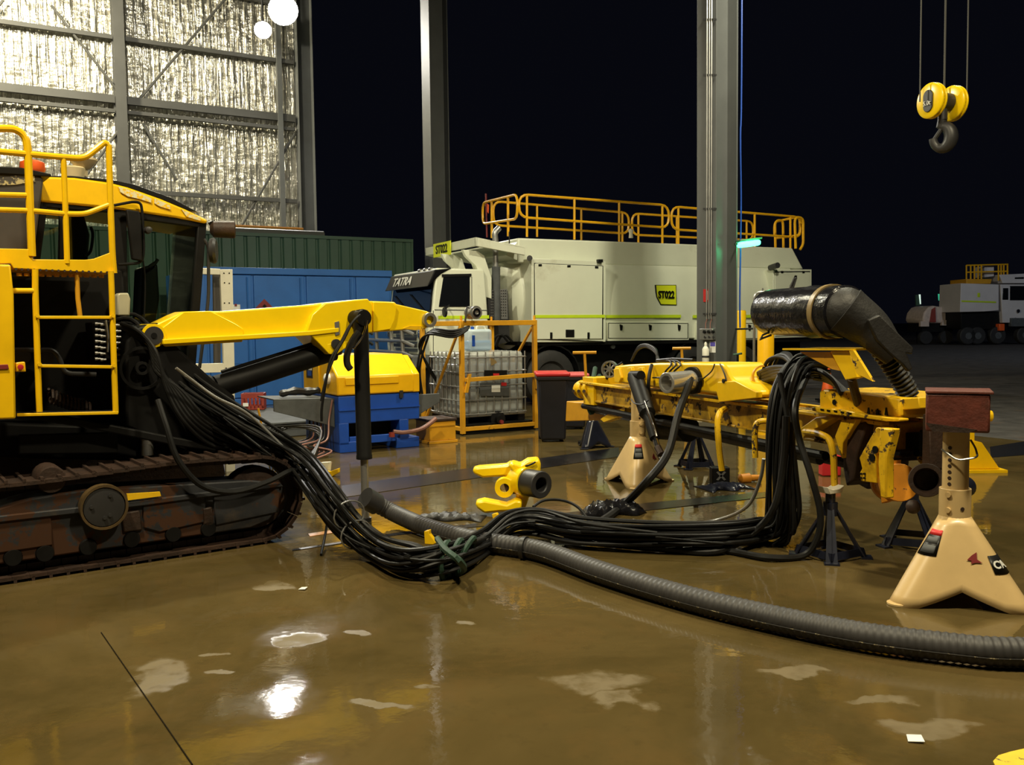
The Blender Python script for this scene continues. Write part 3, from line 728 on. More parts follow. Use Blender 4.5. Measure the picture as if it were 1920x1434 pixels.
# --- boom
BO = .42
boom = MB().pp(T, [(273, 634), (276, 618), (288, 610), (330, 590), (345, 584), (420, 583), (585, 571), (600, 569), (640, 572), (640, 622), (585, 628), (310, 649), (296, 648)], BO, .26).build('boom', M['boom'], rig, bevel=.012)
tag(boom, 'bright yellow boom arm')
MB().pp(T, [(306, 636), (585, 620), (636, 614), (636, 623), (585, 629), (306, 646)], BO - .06, .09).build('lower_flange', M['boom'], boom, bevel=.006)
MB().pp(T, [(300, 642), (455, 631), (455, 641), (310, 650)], BO - .015, .05).build('lower_flange', M['boom'], boom, bevel=.006)
MB().pp(T, [(345, 584), (395, 583), (440, 606), (456, 616), (456, 628), (310, 638), (300, 618)], BO - .014, .02).build('stiffener', M['boom'], boom, bevel=.006)
MB().pp(T, [(575, 622), (586, 590), (610, 568), (690, 560), (698, 572), (697, 598), (668, 640), (632, 664), (616, 664), (594, 640)], BO - .05, .36).build('gusset', M['boom'], boom, bevel=.008)
MB().pp(T, [(640, 566), (690, 564), (740, 566), (744, 570), (800, 583), (815, 590), (812, 612), (793, 616), (690, 624), (640, 624)], BO + .02, .22).build('boom_tip', M['boom'], boom, bevel=.010)
MB().pp(T, [(700, 566), (736, 567), (744, 575), (740, 600), (732, 617), (700, 622)], BO + .0, .02).build('tip_plate', M['boom'], boom, bevel=.004)
MB().pp(T, [(756, 616), (768, 611), (794, 611), (800, 616), (780, 619)], BO + .01, .05).build('tip_tab', M['worn'], boom)
q = T(289, 629, BO - .03); MB().lathe(q, TN, [(0, .045), (0, .068), (.32, .068)], 24).build('pivot_pin', M['dark'], boom)
MB().ring(T(289, 629, BO - .02), TN, .088, .068, .3, 24).build('pivot_boss', M['boom'], boom)
MB().disc(T(289, 629, BO - .035), TN, .022, .02, 10).build('pin_bolt', M['black'], boom)
MB().ring(T(807, 600, BO - .02), TN, .066, .040, .30, 28).build('tip_ring', M['silver'], boom)
pin = T(631, 645, BO - .07); MB().lathe(pin, TN, [(0, .03), (0, .042), (.42, .042)], 18).build('cylinder_pin', M['dark'], boom)
pl('maker_plate', [(628, 604), (636, 602), (637, 627), (629, 629)], BO - .058, .008, M['silver'], boom)
MB().pp(T, [(614, 645), (652, 640), (648, 652), (632, 664), (618, 664)], BO - .052, .02).build('gusset_tip', M['boom'], boom, bevel=.004)
# lift cylinder under the boom
a, b = T(405, 726, BO + .12), T(624, 656, BO + .12)
lc = MB().tube([a, b], .093, 18).build('lift_cylinder', M['black'], rig); d = (b - a).normalized()
MB().tube([a - d * .10, a - d * .02], .11, 18).build('cylinder_cap', M['black'], lc)
MB().tube([a.lerp(b, .04) + Z * .11 - TN * .02, a.lerp(b, .8) + Z * .11 - TN * .02], .014, 6).build('cylinder_pipe', M['black'], lc)
MB().tube([b, b + d * .06], .06, 14).build('cylinder_eye', M['dark'], lc)
# hanging cylinder
HO = BO - .16
t0 = T(676, 596, HO); bt = T(683, 860, HO); pxm = (T(693, 700, HO) - T(665, 700, HO)).length
hc = MB().lathe(V((bt.x, bt.y, bt.z)), t0 - bt, [(0, .060), (0, .067), (.03, .067), (.035, .064), ((t0 - bt).length, .062)], 22).build('hanging_cylinder', M['black'], rig)
tag(hc, 'black cylinder hanging upright from boom')
MB().lathe(t0 - TN * .07, TN, [(0, .03), (0, .066), (.3, .066)], 20).build('head_eye', M['black'], hc)
MB().tube([bt, V((bt.x, bt.y, .03))], .033, 14).build('chrome_rod', M['silver'], hc)
MB().disc(V((bt.x, bt.y, .0)), Z, .05, .035, 14).build('rod_foot', M['dark'], hc)
tb('port_hose', [(672, 592), (655, 612), (640, 640), (622, 670), (614, 700), (604, 760), (603, 790)], HO - .10, .011, M['hose'], hc, sp=5)
tb('port_hose', [(676, 590), (660, 606), (646, 634), (630, 662), (612, 708), (602, 752)], HO - .13, .010, M['hose'], hc, sp=5)
tb('hanging_loop', [(672, 622), (660, 640), (651, 664), (651, 682), (657, 692)], HO - .08, .028, M['rubber'], hc, sp=5)
tb('port_pipe', [(688, 600), (684, 618), (676, 636), (662, 654)], HO - .09, .009, M['chrome'], hc, sp=5)
tb('cable_tie', [(668, 582), (680, 580), (690, 582), (680, 584)], HO - .02, .004, M['ink'], hc)

# ------------------------------------------------------------------ white tanker truck
K = Plane(D(1000, 640, 18.1).xy, (.891, .454)); KD, KN = K.d, K.n
truck = thing('tanker_truck', 'white tanker truck with yellow roof railings and a dark glazed cab', 'truck', K.at(1.5, 1.2, 0))
def kp(name, pix, off, th, mt, par, bevel=0.0): return MB().pp(K, pix, off, th).build(name, mt, par, bevel=bevel)
s0, s1 = K.s_of(996, 560), K.s_of(1522, 560); ZB = K(1000, 642).z
zz = lambda px, py, off=0: K(px, py, off).z
ztop = zz(1000, 447, .3); zmid = zz(1000, 488, .2)
WT = 2.45
def section(sx):
    prof = [(.06, ZB), (.04, ZB + .5)]
    zc_, = (ZB + .5,)
    for i in range(9):
        a = i / 8 * math.pi / 2
        prof.append((.04 + .36 * (1 - math.cos(a)) , ZB + .5 + (zmid - ZB - .5) * math.sin(a)))
    half = prof
    other = [(WT - t, z) for t, z in reversed(prof)]
    return [K.at(sx, t, z) for t, z in half + other]
tank = MB().prism(section(s0 + .05), KD * (K.s_of(1500, 560) - s0 - .05)).build('tank', M['white'], truck, bevel=.03)
# dished front end
mb = MB(); c = K.at(s0 + .06, WT / 2, (ZB + zmid) / 2 + .05)
mb.lathe(c, -KD, [(0, 1.05), (.12, .98), (.25, .75), (.34, .4), (.37, 0)], 28); mb.build('front_dish', M['white'], tank)
cs0, cs1 = K.s_of(971, 447, .3), K.s_of(1487, 470, .3)
cm = MB().prism([K.at(cs0, .3, zmid - .05), K.at(cs0, .3, ztop), K.at(cs1 - .02, .3, ztop), K.at(K.s_of(1507, 505, .3), .3, zmid - .05)], KN * (WT - .6)).build('top_coaming', M['white'], truck, bevel=.03)
MB().prism([K.at(K.s_of(950, 462, .3), .34, zmid + .1), K.at(cs0 + .02, .34, ztop - .06), K.at(cs0 + .02, .34, zmid + .0)], KN * (WT - .7)).build('coaming_nose', M['white'], cm)
lk = kp('locker', [(997, 484), (1136, 490), (1136, 641), (997, 642)], -.05, .5, M['white'], truck, .012)
kp('locker_door', [(1003, 494), (1130, 499), (1129, 635), (1004, 636)], -.075, .02, M['white'], lk, .006)
for a, b, c_, d_ in ((1002, 493, 1131, 494.5), (1002, 634, 1131, 636)):
    kp('door_seal', [(a, b), (c_, d_ + 3.5), (c_, d_ + 5), (a, b + 1.8)], -.066, .012, M['ink'], lk)
kp('door_seal', [(1002, 494), (1003.4, 494), (1003.4, 635), (1002, 635)], -.066, .012, M['ink'], lk)
kp('door_seal', [(1129.5, 499), (1131, 499), (1131, 636), (1129.5, 636)], -.066, .012, M['ink'], lk)
for px, py in ((1013, 495), (1067, 497), (1119, 499)): kp('hinge', [(px - 3, py), (px + 3, py), (px + 3, py + 4), (px - 3, py + 4)], -.085, .03, M['ink'], lk)
kp('latch_plate', [(1061, 618), (1077, 618), (1077, 632), (1061, 632)], -.085, .02, M['ink'], lk)
for px in (1034, 1104): kp('latch', [(px - 2, 623), (px + 2, 623), (px + 2, 635), (px - 2, 635)], -.09, .03, M['ink'], lk, .004)
q = K(993, 484, -.10); MB().lathe(q, -KN - KD * .4, [(-.06, .03), (0, .055), (.03, .055), (.031, .04)], 14).build('work_lamp', M['dark'], lk)
kp('work_lamp', [(1122, 486), (1131, 486), (1131, 492), (1122, 492)], -.12, .08, M['ink'], lk, .005)
for a, b in ((1139, 1292), (1306, 1424)):
    l2 = kp('side_bin', [(a, 604), (b, 605), (b, 638), (a, 640)], .0, .4, M['white'], truck, .01)
    for y in (605, 633.5): kp('bin_seam', [(a + 2, y), (b - 2, y + .4), (b - 2, y + 1.4), (a + 2, y + 1)], -.006, .012, M['ink'], l2)
    for x in (a + 1.5, b - 2.5): kp('bin_seam', [(x, 606), (x + 1, 606), (x + 1, 634), (x, 634)], -.006, .012, M['ink'], l2)
    for i in range(3):
        px = a + 26 + i * (b - a - 44) / 2.0
        kp('bin_latch', [(px - 2, 608), (px + 3, 610), (px + 2, 619), (px - 1, 619)], -.03, .035, M['ink'], l2, .004)
rl = kp('rear_locker', [(1450, 505), (1522, 505), (1522, 632), (1450, 634)], -.05, .5, M['white'], truck, .012)
kp('locker_door', [(1454, 511), (1518, 510), (1518, 628), (1454, 630)], -.07, .02, M['white'], rl, .006)
kp('door_seal', [(1453, 509), (1519, 508), (1519, 510), (1453, 511)], -.066, .02, M['ink'], rl)
for px in (1467, 1507): kp('hinge', [(px - 2, 508), (px + 2, 508), (px + 2, 512), (px - 2, 512)], -.08, .02, M['ink'], rl)
kp('door_stay', [(1482, 536), (1492, 516), (1495, 517), (1486, 537)], -.12, .03, M['ink'], rl)
q = K(1444, 502, .05); MB().tube([q, q - KN * .3 + Z * .04 - KD * .05], .065, 12).build('work_lamp', M['dark'], rl)
for a, b in ((1003, 1135), (1136, 1277), (1300, 1420)):
    o = -.085 if a == 1003 else -.002
    kp('stripe', [(a, 590.5), (b, 590), (b, 595.5), (a, 596)], o, .02, M['lime'], truck)
sg = kp('number_plate', [(1231, 535), (1267, 535), (1268, 571), (1240, 570), (1233, 556)], .02, .06, M['limeplate'], truck); tag(sg, 'lime yellow plate reading ST022')
kp('plate_border', [(1230, 534), (1268, 534), (1269, 572), (1239, 571.5), (1232, 557)], .03, .05, M['ink'], sg)
text('plate_text', 'ST022', .215, K(1249.5, 553, -.0), KD, Z, M['ink'], sg, .006, .78, .006)
# chassis, mudguards and wheels
kp('chassis', [(985, 646), (1500, 640), (1500, 700), (985, 712)], .35, 1.6, M['black'], truck)
kp('deck_edge', [(990, 641), (1522, 634), (1522, 640), (990, 648)], .0, 2.4, M['black'], truck)
for px in (856, 1034, 1300, 1390):
    s = K.s_of(px, 700, .05)
    for side in (0, 1):
        o = K.at(s, .04 if side == 0 else WT - .04, .56); ax = KN if side == 0 else -KN
        w = MB().lathe(o, ax, [(.05, .30), (.0, .34), (.0, .50), (.04, .56), (.28, .56), (.32, .50)], 28).build('wheel', M['tyre'], truck)
        MB().lathe(o + ax * .03, ax, [(-.02, .06), (-.02, .10), (.03, .14), (.04, .29), (.08, .30)], 20).build('hub', M['grey'], w)
    if px != 856:
        mb = MB(); pts = [K.at(s + .68 * math.cos(a), .02, .56 + .68 * math.sin(a)) for a in [math.pi * i / 10 for i in range(11)]]
        pts += [K.at(s + .65 * math.cos(a), .02, .56 + .65 * math.sin(a)) for a in [math.pi * i / 10 for i in range(10, -1, -1)]]
        mb.prism(pts, KN * .36); mb.build('mudguard', M['black'], truck)
q = K(1148, 645, .1); MB().disc(q - Z * .05, -KN, .05, .04, 12).build('reflector', M['grey'], truck)
# cab
cab = MB().pp(K, [(819, 502), (908, 505), (913, 560), (919, 662), (806, 668), (803, 604), (811, 583)], .0, 2.4).build('cab', M['white'], truck, bevel=.03)
kp('side_window', [(832, 517), (881, 516), (881, 575), (823, 575)], -.012, .03, M['darkglass'], cab, .004)
kp('window_trim', [(829, 514), (884, 513), (884, 518), (829, 519)], -.02, .03, M['ink'], cab)
kp('door_seam', [(884, 519), (885, 519), (886, 662), (885, 662)], -.004, .01, M['dark'], cab)
kp('door_seam', [(812, 582), (813, 582), (813, 664), (812, 664)], -.004, .01, M['dark'], cab)
kp('sill_line', [(815, 580), (914, 581), (914, 582.5), (815, 581.5)], -.006, .012, M['grey'], cab)
kp('stripe', [(822, 592), (917, 591), (917, 597), (822, 598)], -.006, .012, M['lime'], cab)
kp('door_handle', [(890, 640), (918, 640), (918, 645), (890, 646)], -.03, .03, M['ink'], cab)
q = K(835, 585, -.2); m_ = MB().lathe(q, -KD, [(-.02, .06), (0, .10), (.03, .09), (.04, 0)], 14).build('mirror', M['ink'], cab)
MB().tube([K(840, 575, -.02), K(842, 572, -.15), q + Z * .06], .015, 6).build('mirror_arm', M['ink'], m_)
# windscreen spans the front, sloping back to the roof
sA, sB = K.s_of(811, 583), K.s_of(819, 504); zA, zB = zz(811, 583), zz(819, 508)
def front(t, z, out=0.02):
    k = (z - zA) / (zB - zA); s = sA + (sB - sA) * k
    return K.at(s - out, t, z)
MB().prism([front(.10, zA + .02), front(2.30, zA + .02), front(2.24, zB - .12), front(.14, zB - .12)], KD * .03).build('windscreen', M['darkglass'], cab)
MB().prism([front(.06, zA - .02, .012), front(2.34, zA - .02, .012), front(2.26, zB, .012), front(.10, zB, .012)], KD * .02).build('windscreen_seal', M['ink'], cab)
vis = MB().prism([front(-.02, zB - .30, .16), front(-.02, zB + .02, .05), front(-.02, zB + .06, -.3), front(-.02, zB - .05, -.1)], KN * 2.44).build('sun_visor', M['visor'], cab, bevel=.02)
vn = (front(1, zB + .02, .05) - front(1, zB - .30, .16)).normalized()
text('visor_text', 'TATRA', .27, front(1.52, zB - .14, .12), -KN, vn, M['whiteink'], vis, .006, 1.25, .002)
for tt in (.35, .62, .9): 
    o = front(tt, zB + .04, -.02); MB().lathe(o, Z, [(0, .06), (.03, .06), (.05, .03)], 10).build('marker_lamp', M['silver'], vis)
for ta, tb2 in ((.4, 1.2), (1.3, 2.1)):
    MB().tube([front(ta, zA + .03, .04), front(tb2, zA + .35, .04)], .012, 6).build('wiper', M['ink'], cab)
# nose, grille, headlamp and bull bar
nz1, nz0 = zA - .02, zz(806, 668); sN = K.s_of(803, 620)
def nose(t, z, out=0.0): return K.at(sN - out, t, z)
for i in range(4):
    z = nz0 + .16 + i * .13; MB().box(nose(.55, z, .03), KN * 1.3, -KD * .03, Z * .06).build('grille_bar', M['dark'], cab)
for tt in (.28, 2.12):
    hl = MB().lathe(nose(tt, nz0 + .42, .0), -KD, [(0, .15), (.04, .15), (.05, .12)], 18).build('headlamp', M['dark'], cab)
    MB().lathe(nose(tt, nz0 + .42, .05), -KD, [(0, .12), (.03, .08), (.04, 0)], 18).build('headlamp_glass', M['chrome'], hl)
bb = MB().box(nose(-.05, nz0 - .22, .35), KN * 2.5, KD * .35, Z * .24).build('bumper', M['grey'], truck, bevel=.03)
for z in (.08, .30, .52, .72):
    MB().tube(rounded([nose(-.02, nz0 + z - .1, .30), nose(.10, nz0 + z, .48), nose(2.30, nz0 + z, .48), nose(2.42, nz0 + z - .1, .30)], .1), .035, 8).build('bull_bar', M['silver'], bb)
for tt in (.15, .75, 1.65, 2.25):
    MB().tube([nose(tt, nz0 - .2, .45), nose(tt, nz0 + .74, .48)], .04, 8).build('bar_upright', M['silver'], bb)
# sloped guard frame over the cab
zf, zr = zz(888, 446), zz(978, 464)
sF, sR = K.s_of(888, 446), K.s_of(980, 464)
def gd(s, t, dz=0): 
    k = (s - sF) / (sR - sF); return K.at(s, t, zf + (zr - zf) * k + dz)
gf = MB().prism([gd(sF, -.1), gd(sF, 2.5), gd(sF, 2.5, -.16), gd(sF, -.1, -.16)], KD * .06).build('guard_frame', M['white'], truck, bevel=.01)
for tt in (-.1, 2.42): MB().prism([gd(sF, tt), gd(sR, tt), gd(sR, tt, -.16), gd(sF, tt, -.16)], KN * .06).build('side_beam', M['white'], gf, bevel=.01)
MB().prism([gd(sF + .6, -.1, -.02), gd(sF + .6, 2.5, -.02), gd(sR, 2.5, -.02), gd(sR, -.1, -.02)], Z * .03).build('roof_plate', M['white'], gf)
MB().prism([gd(sF, -.1, -.01), gd(sF, 2.5, -.01), gd(sF + .3, 2.5, -.01), gd(sF + .3, -.1, -.01)], Z * .015).build('front_plate', M['white'], gf)
for tt in (.10, 1.15):
    pix = [(872, 467), (900, 470), (912, 478), (926, 520), (926, 560), (914, 556), (907, 522), (896, 497), (878, 480)]
    q = [K(x, y, 0) for x, y in pix]; MB().prism([p + KN * tt for p in q], KN * .10).build('curved_strut', M['white'], gf, bevel=.008)
    pix = [(898, 476), (905, 476), (924, 532), (922, 542)]
    q = [K(x, y, 0) for x, y in pix]; MB().prism([p + KN * (tt + .3) for p in q], KN * .10).build('brace_strut', M['white'], gf, bevel=.008)
sg = MB().prism([gd(sF, 1.05, .04) - KD * .04, gd(sF, 1.95, .04) - KD * .04, gd(sF, 1.95, -.24) - KD * .04, gd(sF, 1.05, -.24) - KD * .04], KD * .02).build('number_plate', M['limeplate'], gf); tag(sg, 'lime yellow plate reading ST022 above cab')
text('plate_text', 'ST022', .24, gd(sF, 1.5, -.10) - KD * .045, -KN, Z, M['ink'], sg, .004, 1.0, .005)
# exhaust stack with pierced guards
ex = MB().tube(rounded([K(930, 596, .2), K(929, 450, .2), K(927, 436, .2), K(936, 427, .2)], .12), .06, 12).build('exhaust_stack', M['silver'], truck)
MB().tube([K(930, 600, .2), K(930, 500, .2)], .085, 12).build('exhaust_sleeve', M['grey'], ex)
for a, b in ((914, 925), (938, 951)):
    gd_ = kp('exhaust_guard', [(a, 542), (b, 542), (b + 1, 598), (a + 2, 598)], .12, .03, M['silver'] if a > 920 else M['dark'], ex)
    for i in range(10):
        for x in ((b - 4, b - 1) if a < 920 else (a + 2, a + 6, a + 10)):
            q = K(x, 545 + i * 5.2, .115); MB().disc(q, -KN, .010, .006, 6).build('guard_hole', M['ink'] if a > 920 else M['silver'], gd_)
kp('bulkhead', [(918, 548), (952, 545), (956, 640), (920, 650)], .45, 1.6, M['dark'], truck)
for i, px in enumerate((952, 960)):
    MB().tube(spline([K(px, 640, .1), K(px - 12, 628, .05), K(px - 22, 632, .1), K(px - 30, 650, .2)], 5), .025, 8).build('brake_hose', M['hose'], truck)
# roof railings: near row, far row and gates
def krail(name, pix, off, r, par, k=.10, closed=False):
    pts = [K(x, y, off) for x, y in pix]
    pts = rounded(pts, k, closed=closed)
    return MB().tube(pts, r, 8, closed=closed).build(name, M['rail'], par)
NO, FO = .42, 2.05
rail = krail('roof_railing', [(973, 364), (1254, 385), (1254, 427), (973, 407)], NO, .027, truck, .22, True); tag(rail, 'amber pipe roof railing')
for px, ya, yb in ((988, 365, 444), (1077, 372, 449), (1161, 379, 453), (1242, 385, 457)): krail('post', [(px, ya), (px, yb)], NO, .025, rail)
krail('rail_loop', [(1259, 387), (1502, 407), (1502, 445), (1259, 430)], NO, .027, rail, .22, True)
for px, ya, yb in ((1272, 389, 460), (1340, 394, 464), (1415, 400, 468), (1482, 405, 471)): krail('post', [(px, ya), (px, yb)], NO, .025, rail)
krail('rail_loop', [(925, 377), (1179, 399), (1179, 438), (925, 422)], FO, .027, rail, .2, True)
for px, ya, yb in ((1007, 386, 444), (1090, 392, 450), (1167, 398, 455)): krail('post', [(px, ya), (px, yb)], FO, .025, rail)
krail('rail_loop', [(1185, 400), (1412, 415), (1412, 450), (1185, 440)], FO, .027, rail, .2, True)
for px, ya, yb in ((1197, 401, 456), (1269, 406, 458), (1400, 414, 464)): krail('post', [(px, ya), (px, yb)], FO, .025, rail)
a, b, c_, d_ = K(970, 364, NO), K(905, 380, FO + .55), K(905, 420, FO + .55), K(970, 410, NO)
MB().tube(rounded([a, b, c_, d_], .2, closed=True), .027, 8, closed=True).build('rail_gate', M['rail'], rail)
for k in (.25, .72):
    q0, q1 = a.lerp(b, k), d_.lerp(c_, k); MB().tube([q0, q1 - Z * .33], .028, 8).build('post', M['rail'], rail)
a, b, c_, d_ = K(1500, 406, NO + .1), K(1452, 416, FO), K(1452, 447, FO), K(1500, 441, NO + .1)
MB().tube(rounded([a, b, c_, d_], .18, closed=True), .03, 8, closed=True).build('rail_gate', M['rail'], rail)
krail('ladder_hoop', [(1492, 466), (1490, 407), (1506, 408), (1506, 458), (1500, 468)], NO - .2, .03, rail, .18)
krail('ladder_hoop', [(1454, 466), (1453, 414), (1468, 412), (1469, 466)], NO + .6, .03, rail, .18)
q = K(1183, 446, .5); MB().lathe(q, Z, [(0, .05), (.1, .04), (.16, .06), (.2, .02)], 12).build('vent_valve', M['frame_white'], truck)
MB().tube([K(911, 363, FO + .5), K(913, 445, FO + .5)], .02, 6).build('whip_flag_pole', M['darkred'], truck)
MB().pp(K, [(911, 380), (917, 384), (916, 400), (911, 394)], FO + .5, .01).build('whip_flag', M['orangep'], truck)
MB().tube([K(955, 434, .3), K(955, 460, .3)], .012, 6).build('antenna', M['ink'], truck)

# ------------------------------------------------------------------ things between truck and rig
# white steel frame behind the rig
q = G(428, 884); WF = Plane(q.xy, U.xy)
def wp(x, y, off=0): return WF(x, y, off)
wf = thing('drilled_gantry', 'white drilled steel frame standing between the drill cab and the blue container', 'frame', WF(425, 884))
def fr_(name, pix, off=0, th=.06): return MB().pp(WF, pix, off, th).build(name, M['frame_white'], wf, bevel=.004)
fr_('post', [(413, 505), (436, 505), (440, 690), (441, 886), (424, 888), (420, 690)])
fr_('post', [(330, 500), (350, 501), (352, 690), (352, 893), (334, 895), (332, 690)])
fr_('crossbar', [(350, 501), (413, 504), (413, 515), (350, 513)])
fr_('crossbar', [(352, 682), (420, 681), (420, 698), (352, 700)])
for px, py in ((420, 512), (430, 512), (421, 530), (430, 531), (421, 568), (430, 568), (424, 690), (434, 692), (427, 750), (434, 750), (428, 790), (436, 790)):
    MB().disc(WF(px, py, -.004), WF.n, .008, .006, 8).build('bolt_hole', M['ink'], wf)
MB().pp(WF, [(400, 515), (413, 515), (414, 682), (402, 682)], .15, .05).build('backing_panel', M['canopy'], wf)

# compressor: amber hood on a blue skid
cb = G(637, 850); CP = Plane(cb.xy, U.xy); cn = CP.n
cw = CP.s_of(786, 740)
cz = lambda py: CP(640, py).z
cmp_ = thing('air_compressor', 'engine compressor with amber hood on a royal blue skid base', 'compressor', CP.at(cw / 2, .4, 0))
zb1, zh, zt = cz(743), cz(706), cz(668)
DP = 1.35
MB().box(CP.at(0, 0, .38), CP.d * cw, cn * DP, Z * (zb1 - .38)).build('base_tank', M['royal'], cmp_, bevel=.012)
MB().box(CP.at(.0, -.015, .55), CP.d * cw, cn * .03, Z * .02).build('base_fold', M['royal'], cmp_)
for a, b in ((0, .30), (cw - .30, cw)):
    MB().box(CP.at(a, 0, .10), CP.d * (b - a) * .45, cn * DP, Z * .29).build('skid_leg', M['royal'], cmp_, bevel=.008)
    MB().box(CP.at(a if a == 0 else a - .05, 0, .0), CP.d * .34, cn * DP, Z * .14).build('skid_foot', M['royal'], cmp_, bevel=.008)
MB().box(CP.at(.15, .02, .10), CP.d * (cw - .3), cn * .06, Z * .10).build('skid_rail', M['royal'], cmp_, bevel=.006)
MB().box(CP.at(.1, .3, .1), CP.d * (cw - .2), cn * .8, Z * .3).build('sump', M['black'], cmp_)
hd = MB().prism([CP.at(-.02, -.02, zb1 + .01), CP.at(-.02, -.02, zh), CP.at(-.02, .34, zt), CP.at(-.02, DP, zt), CP.at(-.02, DP, zb1 + .01)], CP.d * (cw - .06)).build('hood', M['hood'], cmp_, bevel=.02)
MB().prism([CP.at(cw - .1, -.02, zb1 + .01), CP.at(cw - .1, -.02, zh), CP.at(cw - .1, .34, zt - .02), CP.at(cw - .1, DP, zt - .02), CP.at(cw - .1, DP, zb1 + .01)], CP.d * .1).build('hood_end', M['hood'], hd, bevel=.01)
sx = CP.s_of(700, 700)
MB().box(CP.at(sx - .4, -.035, zb1 + .14), CP.d * .75, cn * .02, Z * (zh - zb1 - .16)).build('hood_door', M['hood'], hd, bevel=.006)
MB().box(CP.at(-.045, .62, zb1 + .05), CP.d * .03, cn * .62, Z * .36).build('control_door', M['hood'], hd, bevel=.006)
ps = MB().box(CP.at(-.05, .86, zb1 + .20), CP.d * .012, cn * .26, Z * .17).build('panel_label', M['dark'], hd)
MB().box(CP.at(-.056, .90, zb1 + .23), CP.d * .012, cn * .15, Z * .07).build('label_print', M['royal'], ps)
MB().box(CP.at(-.056, .88, zb1 + .31), CP.d * .012, cn * .12, Z * .05).build('label_print', M['whiteink'], ps)
q = CP.at(-.02, .28, zb1 + .22); MB().lathe(q, -CP.d, [(0, .07), (.05, .07), (.07, .03), (.075, 0)], 16).build('fuel_cap', M['whiteink'], hd)
for a in (.25, cw - .3): MB().box(CP.at(a, -.03, zb1 - .06), CP.d * .05, cn * .03, Z * .1).build('hood_latch', M['dark'], hd)
tr = MB().prism([CP.at(-.80, .15, zb1 - .02), CP.at(0, .15, zb1 - .05), CP.at(0, .15, zb1 - .42), CP.at(-.15, .15, zb1 - .36), CP.at(-.80, .15, zb1 - .16)], cn * .04).build('drawbar_guard', M['grey'], cmp_, bevel=.006)
MB().prism([CP.at(-.80, .15, zb1 - .02), CP.at(0, .15, zb1 - .05), CP.at(0, .9, zb1 - .05), CP.at(-.8, .9, zb1 - .02)], Z * .015).build('drawbar_shelf', M['grey'], cmp_)
MB().prism([CP.at(cw, .1, zb1 - .04), CP.at(cw + .36, .1, zb1 - .04), CP.at(cw + .36, .1, zb1 - .16), CP.at(cw, .1, zb1 - .34)], cn * .04).build('end_guard', M['grey'], cmp_, bevel=.006)
q = CP.at(cw - .30, -.06, .25); MB().tube(spline([CP.at(cw + .2, -.1, .38), CP.at(cw, -.1, .26), CP.at(cw - .25, -.08, .22), CP.at(cw - .42, -.06, .24)], 5), .03, 8).build('drain_hose', M['pinkhose'], cmp_)
MB().disc(CP.at(cw - .44, -.06, .17), Z, .04, .06, 10).build('drain_cup', M['redcrate'], cmp_)
# tangled service hoses at its end
random.seed(3)
for i in range(6):
    p0 = CP.at(-.04, .12 + .06 * i, zb1 - .05); w = .03 * i
    pts = [p0, p0 - CP.d * (.05 + w) - Z * .25, p0 - CP.d * (.12 + w) - Z * .5 - cn * .1, p0 - CP.d * (.35 + 2 * w) - Z * .55 - cn * .25, p0 - CP.d * (.15 + w) - cn * .35 - Z * .62, p0 - CP.d * (.4 - w) - cn * .5]
    pts[-1].z = .02 + .01 * i; pts[-2].z = max(pts[-2].z, .06)
    h = MB().tube(spline(pts, 6), .012, 6).build('service_hose', M['pinkhose'] if i % 2 == 0 else M['hose'])
    tag(h, 'thin dusty pink hose drooping from the end of the blue compressor skid' if i % 2 == 0 else 'thin black hose drooping among pink ones beside the compressor skid', 'hose', 'pink hoses at the compressor' if i % 2 == 0 else 'black hoses at the compressor')
# rag on the drawbar shelf
mb = MB(); c = CP.at(-.35, .4, zb1 - .0)
mb.tube(spline([c - CP.d * .3 + Z * .04, c - CP.d * .1 + Z * .07, c + CP.d * .08 + Z * .05 + cn * .05, c + CP.d * .25 + Z * .07], 5), [.03, .05, .05, .04, .05, .06, .05, .05, .05, .05, .06, .06, .05, .04, .05, .02][:16], 8)
tag(mb.build('rag', M['rubber']), 'dark crumpled rag lying on the grey shelf beside the amber hood', 'rag')

# grey bunded tray with a red crate on it
b0 = G(452, 826); BPn = Plane(b0.xy, U.xy)
t = thing('spill_tray', 'flat grey spill tray on the floor behind the drill hoses', 'tray', BPn.at(.5, .6, 0))
MB().box(BPn.at(-.25, 0, 0), BPn.d * 1.4, BPn.n * 2.6, Z * .20).build('basin', M['grey'], t, bevel=.015)
MB().box(BPn.at(-.3, -.02, .2), BPn.d * 1.5, BPn.n * 2.64, Z * .03).build('lid', M['grey'], t, bevel=.006)
cr = G(474, 769, .232); CRP = Plane(cr.xy, (1, .12))
t = thing('plastic_crate', 'dull red plastic crate standing tilted on the grey spill tray', 'crate', cr)
MB().box(CRP.at(-.19, 0, .24), CRP.d * .38, CRP.n * .28, Z * .02).build('base', M['redcrate'], t)
for a in (-.19, .17): MB().box(CRP.at(a, 0, .26), CRP.d * .02, CRP.n * .28, Z * .26).build('end_wall', M['redcrate'], t)
for o in (0, .26):
    mb = MB()
    for i in range(6): mb.box(CRP.at(-.17 + i * .064, o, .26), CRP.d * .022, CRP.n * .02, Z * .22)
    mb.box(CRP.at(-.19, o, .26), CRP.d * .38, CRP.n * .02, Z * .05); mb.box(CRP.at(-.19, o - .004, .44), CRP.d * .38, CRP.n * .028, Z * .08)
    mb.build('slatted_side', M['redcrate'], t)
MB().box(CRP.at(-.16, -.012, .30), CRP.d * .09, CRP.n * .01, Z * .06).build('label_patch', M['whiteink'], t)
# yellow tie-down rod leaning by the tray
h = MB().tube(spline([D(484, 765, 9.6), D(489, 790, 9.6), D(492, 806, 9.6), D(500, 818, 9.6)], 5), .012, 6).build('cable_end', M['amber']); 
tag(h, 'short yellow cable end sticking up beside the red crate', 'cable')

